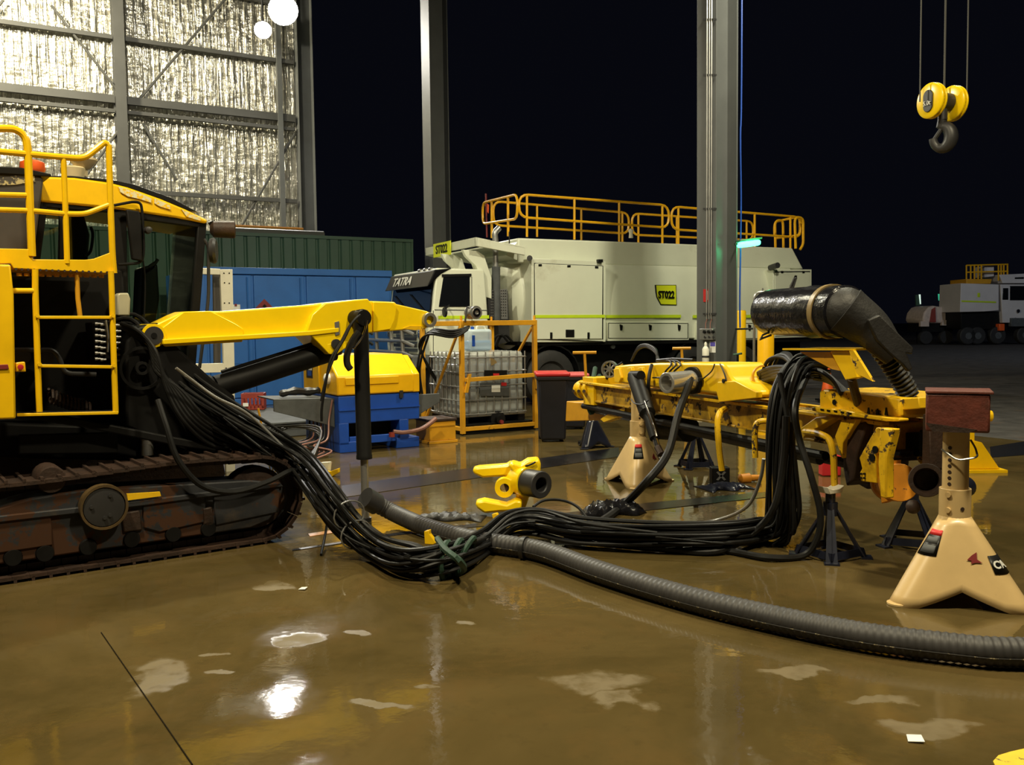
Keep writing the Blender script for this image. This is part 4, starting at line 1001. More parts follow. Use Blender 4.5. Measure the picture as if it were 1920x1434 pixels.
# yellow crate on the floor
b0 = G(806, 833); YP = Plane(b0.xy, U.xy); w = YP.s_of(855, 830)
t = thing('metal_box', 'squat amber metal box on the floor between compressor and cage', 'box', YP.at(w / 2, .2, 0))
MB().box(YP.at(0, 0, .04), YP.d * w, YP.n * .45, Z * .27).build('body', M['amber'], t, bevel=.008)
MB().box(YP.at(-.02, -.02, 0), YP.d * (w + .04), YP.n * .49, Z * .04).build('foot_plate', M['amber'], t, bevel=.004)
MB().box(YP.at(-.015, -.015, .31), YP.d * (w + .03), YP.n * .48, Z * .035).build('lid', M['rust'], t, bevel=.006)
MB().box(YP.at(.02, -.01, .24), YP.d * (w - .04), YP.n * .015, Z * .02).build('rib', M['amber'], t)

# amber cage with the tote inside
b0 = G(868, 816); FP = Plane(b0.xy, U.xy); fwid = FP.s_of(1004, 807); FD_ = 1.35
fz = FP(868, 601).z
cg = thing('tote_cage', 'amber steel lifting cage around the plastic tote', 'cage', FP.at(fwid / 2, FD_ / 2, 0))
def bar(name, p, q, w=.05, mt='amber'):
    p, q = V(p), V(q); d = (q - p).normalized(); x = d.cross(Z) if abs(d.z) < .9 else U.copy(); x.normalize(); y = d.cross(x).normalized()
    return MB().box(p - x * w / 2 - y * w / 2, x * w, y * w, q - p).build(name, M[mt], cg, bevel=.004)
for s, o in ((0, 0), (fwid, 0), (0, FD_), (fwid, FD_)): 
    bar('post', FP.at(s, o, .02), FP.at(s, o, fz), .065)
    MB().tube([FP.at(s, o, fz), FP.at(s, o, fz + .07)], .02, 8).build('lifting_lug', M['amber'], cg)
for (a, o, b, o2) in ((0, 0, fwid, 0), (0, FD_, fwid, FD_), (0, 0, 0, FD_), (fwid, 0, fwid, FD_)):
    bar('top_rail', FP.at(a, o, fz - .04), FP.at(b, o2, fz - .04), .075)
    bar('bottom_rail', FP.at(a, o, .09), FP.at(b, o2, .09), .06)
zg = FP(868, 711).z
bar('gate_bar', FP.at(.03, -.04, zg - .01), FP.at(fwid, -.04, zg + .02), .06)
for s in (.04, fwid): bar('gate_bracket', FP.at(s, -.05, zg - .2), FP.at(s + (.06 if s < 1 else -.02), -.05, zg + .08), .05)
bar('diagonal', FP.at(0, .05, fz - .1), FP.at(0, FD_ - .05, .12), .035)
bar('diagonal', FP.at(fwid, .05, fz - .1), FP.at(fwid, FD_ - .05, .45), .035)
MB().box(FP.at(0, .0, .0), FP.d * fwid, FP.n * .08, Z * .06).build('skid_runner', M['black'], cg); MB().box(FP.at(0, FD_ - .08, .0), FP.d * fwid, FP.n * .08, Z * .06).build('skid_runner', M['black'], cg)
MB().box(FP.at(.02, .05, .125), FP.d * (fwid - .04), FP.n * (FD_ - .1), Z * .02).build('floor_plate', M['black'], cg)
# hose reel hung on the top rail, with its black hoses looping down
q = FP(887, 586, -.05); t = thing('hose_reel', 'small silver hose reel clamped on the top rail of the amber cage', 'reel', q)
MB().lathe(q - FP.n * .10, FP.n, [(0, .05), (0, .10), (.02, .10), (.03, .06), (.17, .06), (.18, .10), (.20, .10), (.2, .05)], 20).build('drum', M['silver'], t)
MB().ring(q - FP.n * .115, FP.n, .065, .03, .02, 20).build('chrome_hub', M['chrome'], t)
MB().tube([FP(872, 603, -.05), FP(876, 575, -.05), FP(880, 578, -.05)], .014, 6).build('bracket', M['dark'], t)
for i in range(4):
    pts = [FP(880 - i, 612 + 2 * i, -.06 - .02 * i), FP(850, 620 + 4 * i, -.05), FP(812 - i * 3, 618 + 3 * i, .5), FP(795 - 3 * i, 650, .8), FP(797 + 3 * i, 690, .9), FP(812 + 3 * i, 715, 1.0)]
    if i < 2: pts = pts[:3] + [FP(800 - i * 6, 640, .7), FP(787 - i * 4, 690, .8), FP(792, 740, .9)]
    h = MB().tube(spline(pts, 6), .018, 7).build('air_hose', M['hose'])
    tag(h, 'black hose looped from the reel over the side rail of the amber cage', 'hose', 'black hoses looped on the cage')

# tote: pallet, caged bottle, labels
IS, IO, IW, ID = .05, .14, 1.13, 1.0
iz0, iz1 = .145 + .13, FP(900, 660, IO).z
tote = thing('liquid_tote', 'translucent plastic tote of grey liquid in a wire cage on its pallet', 'tote', FP.at(IS + IW / 2, IO + ID / 2, .145))
MB().box(FP.at(IS, IO, iz0), FP.d * IW, FP.n * ID, Z * (iz1 - iz0)).build('bottle', M['ibc'], tote, bevel=.07, seg=4)
MB().box(FP.at(IS + .025, IO + .025, iz0 + .02), FP.d * (IW - .05), FP.n * (ID - .05), Z * (iz1 - iz0 - .20)).build('liquid', M['liquid'], tote, bevel=.06, seg=4)
for a in (0, .5, 1):
    MB().box(FP.at(IS + a * (IW - .12), IO, .147), FP.d * .12, FP.n * ID, Z * .10).build('pallet_block', M['black'], tote)
MB().box(FP.at(IS - .01, IO - .01, .247), FP.d * (IW + .02), FP.n * (ID + .02), Z * .022).build('pallet_tray', M['silver'], tote)
e = .02
for i in range(9):
    s = IS + i * IW / 8
    for o in (IO - e, IO + ID + e):
        MB().tube([FP.at(s, o, .26), FP.at(s, o, iz1 + .0)], .011, 6).build('cage_bar', M['silver'], tote)
for i in range(1, 7):
    o = IO + i * ID / 7
    for s in (IS - e, IS + IW + e): MB().tube([FP.at(s, o, .26), FP.at(s, o, iz1)], .011, 6).build('cage_bar', M['silver'], tote)
for k in range(5):
    z = .29 + k * (iz1 - .36) / 4.0 * .98
    MB().tube(rounded([FP.at(IS - e - .015, IO - e - .015, z), FP.at(IS + IW + e + .015, IO - e - .015, z), FP.at(IS + IW + e + .015, IO + ID + e + .015, z), FP.at(IS - e - .015, IO + ID + e + .015, z)], .06, closed=True), .010, 6, closed=True).build('cage_hoop', M['silver'], tote)
def lab(name, x0, y0, x1, y1, mt, o, par=tote):
    return MB().pp(FP, [(x0, y0), (x1, y0), (x1, y1), (x0, y1)], IO - o, .004).build(name, M[mt], par)
pn = lab('label_panel', 908, 694, 951, 708, 'ink', .045); lab('label_print', 925, 700, 936, 706, 'redink', .05, pn)
lp = lab('label_panel', 900, 718, 955, 742, 'grey', .040); lab('label_print', 922, 722, 938, 735, 'whiteink', .046, lp); lab('label_print', 940, 717, 950, 723, 'redink', .046, lp)
MB().pp(FP, [(920, 670), (930, 676), (932, 680), (921, 686)], IO - .04, .004).build('peeling_label', M['tape'], tote)
q = FP(933, 786, IO - .02); vl = MB().lathe(q, -FP.n, [(0, .13), (.02, .13), (.03, .07), (.10, .07)], 16).build('valve', M['black'], tote)
MB().lathe(q - Z * .03, -FP.n, [(.1, .03), (.14, .03)], 10).build('valve_cap', M['darkred'], tote)
# jerrycan on the tote
jz = iz1 + .004
jb = FP(902, 657, .40); JS = FP.s_of(881, 650, .35); JE = FP.s_of(924, 650, .35); jw = JE - JS
jz = iz1 + .005; JO = .35
can = thing('jerrycan', 'translucent jerrycan half full of bright blue liquid on top of the tote', 'jerrycan', FP.at((JS + JE) / 2, JO + .1, jz))
jt = FP(900, 617, JO).z
MB().box(FP.at(JS, JO, jz), FP.d * jw, FP.n * .24, Z * (jt - jz)).build('body', M['can'], can, bevel=.045, seg=4)
MB().box(FP.at(JS + .012, JO + .012, jz + .01), FP.d * (jw - .024), FP.n * .216, Z * (jt - jz) * .46).build('liquid', M['blueliq'], can, bevel=.035, seg=3)
MB().disc(FP.at(JS + jw * .28, JO + .12, jt - .005), Z, .028, .045, 14).build('cap', M['royal'], can)
MB().tube(rounded([FP.at(JS + jw * .45, JO + .12, jt - .01), FP.at(JS + jw * .48, JO + .12, jt + .05), FP.at(JS + jw * .78, JO + .12, jt + .05), FP.at(JS + jw * .84, JO + .12, jt - .01)], .03), .016, 8).build('handle', M['frame_white'], can)
MB().box(FP.at(JS + jw * .10, JO - .004, jz + .08), FP.d * .05, FP.n * .004, Z * .17).build('label', M['royal'], can)

# wheelie bins
def bin_(px, py, w, h, lab_, lid, dpt=.55):
    q = G(px, py); P = Plane(q.xy, (1, .02)); t = thing('wheelie_bin', lab_, 'bin', P.at(0, dpt / 2, 0))
    b = [P.at(-w * .42, .06, .03), P.at(w * .42, .06, .03), P.at(w * .42, dpt * .85, .03), P.at(-w * .42, dpt * .85, .03)]
    c = [P.at(-w / 2, 0, h), P.at(w / 2, 0, h), P.at(w / 2, dpt, h), P.at(-w / 2, dpt, h)]
    mb = MB(); mb.v += b + c; mb.f += [(0, 1, 2, 3), (7, 6, 5, 4)] + [(i, i + 4, (i + 1) % 4 + 4, (i + 1) % 4) for i in range(4)]
    mb.build('body', M['binblue'], t, bevel=.03)
    MB().box(P.at(-w / 2 - .02, -.02, h - .05), P.d * (w + .04), P.n * (dpt + .04), Z * .05).build('rim', M['binblue'], t, bevel=.01)
    MB().prism([P.at(-w / 2 - .03, -.04, h + .003), P.at(w / 2 + .03, -.04, h + .003), P.at(w / 2 + .03, dpt + .04, h + .003), P.at(-w / 2 - .03, dpt + .04, h + .003)], Z * .055).build('lid', M[lid], t, bevel=.02)
    for s in (-w * .36, w * .36): MB().disc(P.at(s - .03, dpt * .9, .1), P.d, .1, .06, 16).build('wheel', M['tyre'], t)
    MB().tube([P.at(-w * .4, dpt + .06, h - .05), P.at(w * .4, dpt + .06, h - .05)], .02, 8).build('handle', M['binblue'], t)
    return t
bin_(1038, 830, .42, .92, 'dark navy wheelie bin with a red lid beside the amber cage', 'red')
bin_(1078, 806, .40, .82, 'dark navy wheelie bin with a faded pink lid, partly hidden by the drill feed', 'pink')

# ------------------------------------------------------------------ drill feed lying on stands
FE = Plane((0.84, 11.4), (.337, -.942)); FDv, FNv = FE.d, FE.n
feed = thing('drill_feed', 'worn yellow drill feed beam lying across jack stands', 'drill feed', FE.at(2.9, 0, .0))
def fp(name, pix, off, th, mt, par=None, bevel=.006): return MB().pp(FE, pix, off, th).build(name, M[mt], par or feed, bevel=bevel)
def ft_(name, pix, off, r, mt, par=None, n=8, k=0.0, sp=0):
    pts = [FE(p[0], p[1], p[2] if len(p) > 2 else off) for p in pix]
    if k: pts = rounded(pts, k)
    if sp: pts = spline(pts, sp)
    return MB().tube(pts, r, n).build(name, M[mt], par or feed)
L1 = 5.55
beam = MB().box(FE.at(.55, -.17, .75), FDv * (L1 - .55), FNv * .34, Z * .19).build('beam', M['grimy_shaded'], feed, bevel=.008)
for o in (-.22, .16): MB().box(FE.at(.5, o, .935), FDv * (L1 - .5), FNv * .06, Z * .025).build('slide_rail', M['worn'], beam, bevel=.004)
MB().box(FE.at(.6, -.19, .735), FDv * (L1 - .9), FNv * .38, Z * .02).build('bottom_rail', M['grimy_shaded'], beam, bevel=.004)
MB().tube([FE.at(.5, -.16, .66), FE.at(4.9, -.16, .64)], .035, 10).build('hydraulic_pipe', M['black'], feed)
MB().tube([FE.at(.5, -.05, .62), FE.at(4.7, -.05, .58)], .045, 10).build('hydraulic_pipe', M['dark'], feed)
MB().tube([FE.at(.9, .08, .60), FE.at(5.0, .08, .56)], .04, 10).build('hydraulic_pipe', M['rust'], feed)
# hose reel drum slung under the beam
q0, q1 = FE(1232, 800, .0), FE(1320, 806, .0)
pr = []; 
for i in range(22): pr += [(i * .03, .13 if i % 2 else .115)]
MB().lathe(q0, (q1 - q0), pr, 20).build('ribbed_drum', M['rubber'], feed); MB().tube([q0 - (q1 - q0).normalized() * .12, q1 + (q1 - q0).normalized() * .25], .035, 10).build('drum_axle', M['dark'], feed)
# left end: motor, box and claw
q = FE(1112, 728, -.12); md = (FE(1060, 733, -.12) - q).normalized()
mt_ = MB().lathe(q, md, [(0, .11), (.08, .11), (.09, .085), (.16, .085), (.165, .11), (.22, .11), (.225, .09), (.30, .09), (.31, .115), (.36, .105), (.36, .05)], 20).build('feed_motor', M['yellow'], feed)
MB().lathe(q + md * .355, md, [(0, .06), (.02, .055), (.025, .03)], 14).build('motor_hub', M['worn'], mt_)
eb = fp('end_box', [(1062, 752), (1082, 754), (1130, 756), (1148, 760), (1150, 774), (1130, 788), (1060, 790)], -.05, .25, 'amber', bevel=.01)
fp('end_bracket', [(1092, 706), (1112, 708), (1114, 760), (1094, 758)], -.20, .36, 'yellow')
fp('claw', [(1125, 786), (1142, 774), (1165, 765), (1172, 756), (1150, 752), (1160, 742), (1176, 745), (1180, 760), (1160, 782), (1132, 792)], -.16, .10, 'worn')
for k in range(3): ft_('bolt', [(1075 + k * 10, 733, -.26), (1075 + k * 10, 733, -.20)], 0, .02, 'rust', mt_, 6)
# cradle with chrome sleeve
crd = fp('cradle', [(1150, 692), (1153, 686), (1180, 683), (1236, 680), (1305, 680), (1354, 681), (1363, 690), (1368, 704), (1377, 714), (1416, 735), (1416, 745), (1346, 752), (1342, 738), (1222, 726), (1158, 718)], -.26, .42, 'yellow', bevel=.025)
tag(crd, 'bright yellow cradle with chrome sleeve')
fp('side_plate', [(1345, 716), (1378, 714), (1418, 735), (1418, 746), (1347, 754)], -.30, .06, 'yellow', crd)
fp('nose_plate', [(1150, 692), (1160, 690), (1164, 708), (1160, 718), (1152, 716)], -.29, .5, 'yellow', crd)
for px in (1180, 1200): fp('lug', [(px - 5, 690), (px + 3, 688), (px + 6, 712), (px - 2, 716)], -.36, .04, 'yellow', crd)
s0_, s1_ = FE(1300, 713, -.28), FE(1249, 718, -.62)
ax = FNv * -1.0
sl = MB().lathe(s0_, (s1_ - s0_), [(0, .095), ((s1_ - s0_).length - .006, .095), ((s1_ - s0_).length, .09), ((s1_ - s0_).length, .068), ((s1_ - s0_).length - .16, .062)], 28).build('chrome_sleeve', M['sleeve'], crd); tag(sl, 'polished chrome sleeve')
MB().lathe(s0_ - (s1_ - s0_).normalized() * .02, (s1_ - s0_), [(0, .125), (.05, .125), (.06, .10)], 28).build('sleeve_collar', M['ink'], crd)
ft_('sensor_rod', [(1224, 708, -.32), (1244, 708, -.34)], 0, .008, 'ink', crd)
ft_('sensor_cable', [(1340, 682, -.27), (1334, 696, -.29), (1318, 710, -.29)], 0, .006, 'hose', crd, sp=4)
ft_('sensor_cable', [(1350, 682, -.27), (1358, 700, -.29), (1362, 714, -.30)], 0, .006, 'hose', crd, sp=4)
for px, py in ((1316, 711), (1361, 714)): 
    q = FE(px, py, -.28); MB().disc(q, -FNv, .018, .03, 10).build('sensor', M['ink'], crd)
ft_('clamp_bar', [(1232, 676, -.22), (1262, 673, -.22), (1300, 675, -.22)], 0, .016, 'ink', crd)
ft_('loop_hose', [(1222, 684, -.28), (1218, 700, -.34), (1216, 724, -.36), (1219, 742, -.30)], 0, .018, 'hose', crd, sp=5)
for i in range(3):
    ft_('arched_hose', [(1236 - i * 2, 680, -.1), (1230, 662 - i * 3, -.05), (1212, 650 - i * 2, 0), (1196, 656 - i * 2, .05), (1184, 676, .1)], 0, .014, 'hose', crd, sp=5)
    ft_('clipped_hose', [(1236, 678 + i, -.2), (1254 + 6 * i, 676, -.24), (1258 + 9 * i, 684, -.28), (1248 + 8 * i, 696, -.32), (1246 + 8 * i, 706, -.30)], 0, .009, 'hose', crd, sp=4)
# slanting tilt cylinder in front
a, b = FE(1191, 706, -.38), FE(1214, 775, -.50)
cy = MB().lathe(a, b - a, [(0, .05), (.02, .085), ((b - a).length, .078), ((b - a).length + .02, .05)], 18).build('tilt_cylinder', M['black'], feed)
c2 = FE(1233, 838, -.56)
MB().tube([b, b.lerp(c2, .75)], .05, 14).build('cylinder_barrel', M['black'], cy); MB().tube([b.lerp(c2, .6), c2], .028, 12).build('cylinder_rod', M['chrome'], cy)
MB().tube([c2, FE(1240, 852, -.56)], .035, 10).build('rod_eye', M['rust'], cy)
ft_('cylinder_pipe', [(1208, 752, -.60), (1226, 800, -.66), (1231, 818, -.66)], 0, .010, 'chrome', cy)
ft_('wire_tie', [(1183, 748, -.50), (1190, 756, -.56), (1204, 758, -.58), (1216, 750, -.55)], 0, .006, 'hose', cy, sp=4)
ft_('cylinder_head', [(1185, 704, -.40), (1202, 704, -.40)], 0, .05, 'black', cy, 12)
# bent grab bars on the near side
for pix, r in (([(1360, 766, -.24), (1347, 774, -.34), (1345, 800, -.36), (1349, 850, -.36), (1354, 882, -.34)], .027), ([(1440, 789, -.22), (1418, 790, -.32), (1415, 812, -.33), (1416, 858, -.33)], .024), ([(1504, 808, -.24), (1535, 812, -.36), (1556, 822, -.38), (1563, 850, -.38), (1565, 918, -.36)], .024)):
    MB().tube(rounded([FE(*p) for p in pix], .06), r, 10).build('grab_bar', M['worn'], feed)
# slide cover and arms toward the near end
cov = fp('slide_cover', [(1536, 733), (1544, 730), (1600, 734), (1637, 738), (1686, 747), (1687, 782), (1660, 786), (1620, 780), (1540, 770), (1524, 766), (1536, 760)], -.27, .48, 'worn', bevel=.015)
tag(cov, 'chipped yellow slide cover')
fp('cover_flange', [(1522, 763), (1580, 768), (1620, 777), (1686, 785), (1686, 790), (1660, 790), (1618, 784), (1540, 775), (1522, 770)], -.33, .08, 'worn', cov)
fp('end_block', [(1686, 748), (1722, 745), (1724, 766), (1688, 769)], -.24, .42, 'worn', cov)
for px, py in ((1541, 768), (1553, 770), (1566, 771), (1579, 773), (1593, 775)): fp('slot', [(px - 3, py - 2), (px + 3, py - 1), (px + 3, py + 2), (px - 3, py + 1)], -.335, .01, 'ink', cov, 0)
for px, py in ((1628, 772), (1645, 774), (1661, 772)): fp('slot', [(px - 3, py + 6), (px - 1, py - 8), (px + 1, py - 8), (px + 3, py + 7)], -.275, .02, 'ink', cov, 0)
q = FE(1565, 754, -.272); MB().disc(q, -FNv, .022, .006, 6).build('keyhole', M['ink'], cov)
# V arms
fp('arm', [(1556, 779), (1562, 783), (1510, 816), (1506, 822), (1496, 806), (1530, 782)], -.28, .10, 'worn')
fp('arm', [(1578, 786), (1605, 786), (1603, 792), (1580, 830), (1578, 860), (1565, 818)], -.28, .05, 'worn')
fp('jaw_plate', [(1588, 800), (1620, 790), (1624, 800), (1606, 850), (1600, 900), (1586, 912), (1580, 880), (1580, 830)], -.24, .40, 'rust', bevel=.015)
fp('rear_jaw', [(1606, 800), (1640, 800), (1645, 850), (1640, 900), (1625, 918), (1602, 905)], -.05, .3, 'rust', bevel=.015)
ce = fp('clamp_plate', [(1643, 801), (1655, 804), (1650, 836), (1642, 850), (1644, 906), (1614, 902), (1612, 886), (1616, 878), (1611, 858), (1622, 838)], -.34, .04, 'worn'); 
fp('clamp_plate_edge', [(1643, 801), (1674, 804), (1672, 810), (1648, 806)], -.345, .06, 'worn', ce)
for px, py in ((1642, 843), (1636, 858)): MB().disc(FE(px, py, -.342), -FNv, .026, .008, 12).build('hole', M['ink'], ce)
for px, py in ((1616, 888), (1622, 888), (1616, 896), (1622, 896)): MB().disc(FE(px, py, -.342), -FNv, .008, .012, 6).build('bolt', M['ink'], ce)
fp('front_strut', [(1650, 802), (1674, 804), (1661, 858), (1661, 935), (1650, 932), (1646, 870)], -.40, .07, 'worn', bevel=.01)
fp('guide_frame', [(1664, 808), (1735, 806), (1738, 862), (1664, 866)], .10, .06, 'rust')
fp('guide_frame', [(1730, 776), (1742, 776), (1746, 880), (1738, 884), (1728, 880)], -.2, .3, 'rust')
fp('guide_opening', [(1672, 812), (1722, 810), (1722, 856), (1668, 860)], -.02, .1, 'ink')
ft_('guide_roller', [(1668, 852, -.10), (1718, 848, -.10)], 0, .03, 'bag')
MB().disc(FE(1742, 852, .12), -FNv, .075, .04, 20).build('guide_wheel', M['worn'], feed)
# orange centraliser with its dark open cup
q = FE(1668, 905, -.15); cax = (FE(1706, 904, -.35) - q).normalized()
cyl = MB().lathe(q - cax * .02, cax, [(0, .10), (.0, .125), (.05, .125), (.055, .112), (.20, .112), (.205, .125), (.25, .125), (.25, .08)], 28).build('centraliser', M['orange'], feed, bevel=.004); tag(cyl, 'orange rusted centraliser drum')
for a in range(3): MB().cbox(q + cax * (.06 + a * .05) + Z * .125, cax * .03, FNv * .06, Z * .05).build('lug', M['orange'], cyl)
q = FE(1737, 900, -.38); vd = (CAM - q).normalized()
cup = MB().lathe(q + vd * .0, vd, [(-.20, .05), (-.16, .10), (-.02, .105), (.02, .10), (.02, .075), (-.12, .06), (-.15, .0)], 26).build('cup', M['rust'], feed); tag(cup, 'dark rusted open cup')
q = FE(1712, 950, -.38); MB().lathe(q, Z, [(-.045, .0), (-.038, .025), (-.02, .04), (0, .045), (.02, .04), (.038, .025), (.045, 0)], 14).build('grease_ball', M['rust'], feed)
MB().tube([FE(1745, 898, -.2), FE(1812, 912, .30)], .035, 10).build('drill_rod', M['dark'], feed)
q = FE(1812, 912, .30); MB().lathe(q, -FNv + FDv * .3, [(0, .04), (0, .068), (.05, .072), (.12, .07)], 20).build('pipe_end', M['navy'], feed)
fp('tail_plate', [(1650, 918), (1662, 915), (1664, 940), (1652, 944)], -.30, .05, 'orange')

# bracket that carries the dust hood
br = fp('hood_bracket', [(1556, 658), (1593, 658), (1607, 708), (1585, 713)], -.52, .06, 'yellow')
top = [FE(1467, 656, -.55), FE(1600, 657, -.55), FE(1600, 657, -.55) + FNv * .32, FE(1467, 656, -.55) + FNv * .32]
MB().prism(top, Z * .012).build('shelf', M['yellow'], br)
fp('gusset', [(1500, 660), (1556, 660), (1575, 695), (1560, 692)], -.50, .02, 'amber', br, 0)
fp('gusset', [(1592, 658), (1600, 657), (1636, 715), (1606, 700)], -.56, .02, 'worn', br, 0)
MB().tube([FE(1596, 708, -.5), FE.at(FE.s_of(1596, 708, -.2), -.1, .95)], .03, 8).build('bracket_foot', M['rust'], br)

# ------------------------------------------------------------------ dust hood
h0, h1 = D(1441, 585, 6.95), D(1590, 584, 6.02)
hood = thing('dust_hood', 'big black wrapped dust hood with a tape band and ribbed hose elbow', 'hood', h1)
hx = (h1 - h0); hl = hx.length; hx.normalize()
MB().lathe(h0, hx, [(-.0, .04), (-.005, .150), (.02, .168), (.1, .172), (hl * .55, .178), (hl * .62, .186), (hl * .72, .178), (hl - .02, .176), (hl, .15)], 36).build('drum', M['bag'], hood)
MB().ring(h0 + hx * (hl * .80), hx, .187, .170, .045, 36).build('tape_band', M['tape'], hood)
MB().lathe(h1 - hx * .14, hx, [(0, .174), (.10, .170), (.17, .15), (.23, .09), (.26, .0)], 30).build('end_cap', M['matte'], hood)
e = [h1 + V((-.02, 0, .01)), D(1628, 612, 5.98), D(1655, 640, 5.92), D(1680, 668, 5.88)]
es = spline(e, 6); n = len(es)
MB().tube(es, [.165 * (1 - .52 * i / (n - 1)) for i in range(n)], 22).build('elbow', M['matte'], hood)
fl_ = [D(x, y, 5.80) for x, y in ((1628, 600), (1650, 590), (1690, 630), (1713, 652), (1711, 664), (1700, 662), (1712, 690), (1704, 697), (1694, 684), (1668, 662), (1645, 638))]
MB().prism(fl_, (0, .05, 0)).build('torn_flap', M['matte'], hood, bevel=.008)
a, b = D(1652, 655, 6.0), D(1704, 742, 6.02); pts = []; rad = []
N_ = 60
for i in range(N_ + 1):
    pts.append(a.lerp(b, i / N_) + V((.012 * math.sin(i / N_ * 3), 0, 0))); rad.append(.066 + .008 * math.sin(i * math.pi * 2 / 5))
MB().tube(pts, rad, 18).build('ribbed_hose', M['rubber'], hood)
q = D(1467, 552, 6.7)
MB().tube([D(1474, 556, 6.62), D(1483, 536, 6.62), D(1489, 522, 6.62), D(1493, 520, 6.62), D(1488, 536, 6.62), D(1482, 555, 6.62)], .008, 6).build('wire_handle', M['dark'], hood)
MB().tube([D(1446, 628, 6.8), D(1430, 634, 6.78), D(1425, 638, 6.78), D(1430, 628, 6.78), D(1444, 622, 6.8)], .008, 6).build('wire_handle', M['dark'], hood)

# ------------------------------------------------------------------ jack stands
def cone_pt(ph, z, zc, Rb, rt, legs, out=0.0):
    # rounded triangle whose three corner arcs move apart toward the floor: flat faces, tubular legs
    d = min(abs((ph - l + math.pi) % (2 * math.pi) - math.pi) for l in legs)
    k = max(0.0, 1 - z / zc); rho = rt * (1 + .10 * k); c = (Rb - rt * 1.10) * k
    h = c * .5 + rho; line = h / math.cos(math.pi / 3 - d)
    tang = math.atan2(rho * math.sin(math.pi / 3), c + rho * .5) if c > 1e-6 else 2
    if d < tang: r = c * math.cos(d) + math.sqrt(max(rho * rho - (c * math.sin(d)) ** 2, 0))
    else: r = line
    r += out
    return V((r * math.cos(ph), r * math.sin(ph), z))
def cone_stand(name, label, mt, Rb=.43, zc=.50, zcol=.66, ztop=1.0, rt=.085, rtube=.072, tube='tan', decals=True, group=None):
    t = thing(name, label, 'jack stand', (0, 0, 0), group)
    legs = [math.radians(a) for a in (-150, -30, 90)]
    N = 120; lv = 9; mb = MB()
    for k in range(lv + 1):
        for i in range(N):
            ph = 2 * math.pi * i / N
            d = min(abs((ph - l + math.pi) % (2 * math.pi) - math.pi) for l in legs)
            zb = 0 if d < .30 else .10 * zc / .5 * (1 - math.tan(math.pi / 3 - d) / math.tan(math.pi / 3 - .30))
            z = zb + (zc - zb) * k / lv
            mb.v.append(cone_pt(ph, z, zc, Rb, rt, legs))
    for k in range(lv):
        for i in range(N):
            j = (i + 1) % N; mb.f.append((k * N + i, k * N + j, (k + 1) * N + j, (k + 1) * N + i))
    cn_ = mb.build('cone', M[mt], t, angle=28, solid=.006)
    for l in legs:
        MB().lathe(V((Rb * .90 * math.cos(l), Rb * .90 * math.sin(l), .002)), Z, [(0, .062), (.010, .062), (.014, .05)], 18).build('foot_pad', M[mt], cn_)
    MB().ring((0, 0, zc - .02), Z, rt + .002, rtube + .001, zcol - zc + .02, 28).build('collar', M[mt], t, bevel=.003)
    tb_ = MB().tube([V((0, 0, zc - .1)), V((0, 0, ztop))], rtube, 28).build('inner_tube', M[tube], t)
    for i in range(7):
        z = zcol + .03 + i * (ztop - .08 - zcol - .03) / 6.5
        a = math.radians(-128); MB().disc(V((math.cos(a), math.sin(a), 0)) * (rtube - .004) + Z * z, (math.cos(a), math.sin(a), 0), .011, .006, 10).build('pin_hole', M['rust'], tb_)
    if decals:
        for z in (zc + .04, zcol - .03):
            a = math.radians(-125); MB().disc(V((math.cos(a), math.sin(a), 0)) * (rt) + Z * z, (math.cos(a), math.sin(a), 0), .016, .016, 10).build('bolt', M[mt], t)
        a = math.radians(-75); MB().disc(V((math.cos(a), math.sin(a), 0)) * (rt) + Z * (zc + .05), (math.cos(a), math.sin(a), 0), .012, .004, 10).build('pin_hole', M['rust'], t)
        rod = MB().tube(rounded([V((-.10, -.10, ztop - .10)), V((-.02, -.135, ztop - .16)), V((.09, -.12, ztop - .14)), V((.10, -.02, ztop - .10)), V((.085, .03, ztop - .06))], .03), .006, 8).build('locking_pin', M['silver'], t)
        def patch(nm, p0, p1, z0, z1, m, out, skew=0.0):
            mb = MB(); K_ = 12
            for i in range(K_ + 1):
                for j in range(2):
                    z = z0 + (z1 - z0) * j; ph = math.radians(p0 + (p1 - p0) * i / K_ + skew * j)
                    mb.v.append(cone_pt(ph, z, zc, Rb, rt, legs, out))
            for i in range(K_): mb.f.append((2 * i, 2 * i + 2, 2 * i + 3, 2 * i + 1))
            return mb.build(nm, M[m], cn_, solid=-.001)
        patch('warning_label', -158, -128, .285, .395, 'ink', .004); patch('warning_label_top', -158, -128, .395, .425, 'redink', .004)
        patch('label_print', -154, -132, .352, .385, 'grey', .0055); patch('label_print', -154, -132, .30, .342, 'grey', .0055)
        patch('maker_badge', -48, -14, .205, .30, 'ink', .005)
        for ph, ch in ((-42, 'C'), (-32, 'A')):
            c = cone_pt(math.radians(ph), .252, zc, Rb, rt, legs, .009); a = math.radians(ph)
            upv = (cone_pt(a, .30, zc, Rb, rt, legs) - cone_pt(a, .22, zc, Rb, rt, legs)).normalized()
            xd = (cone_pt(a + .08, .257, zc, Rb, rt, legs) - cone_pt(a - .08, .257, zc, Rb, rt, legs)).normalized()
            text('badge_letter', ch, .062, c, xd, (upv - xd * upv.dot(xd)), M['whiteink'], cn_, .002, 1, .002)
        c = [cone_pt(math.radians(a), z, zc, Rb, rt, legs, .005) for a, z in ((-79, .275), (-70, .30), (-61, .318), (-63, .28), (-57, .262), (-66, .262), (-73, .255), (-72, .272))]
        MB().prism(c, (0, -.002, 0)).build('arrow_mark', M['darkred'], cn_)
    return t
cR = G(1787, 1121)
stR = cone_stand('jack_stand', 'tall tan jack stand in front carrying a rusty block', 'tan'); stR.location = cR; stR.rotation_euler = (0, 0, math.radians(-14))
cM = G(1196, 905)
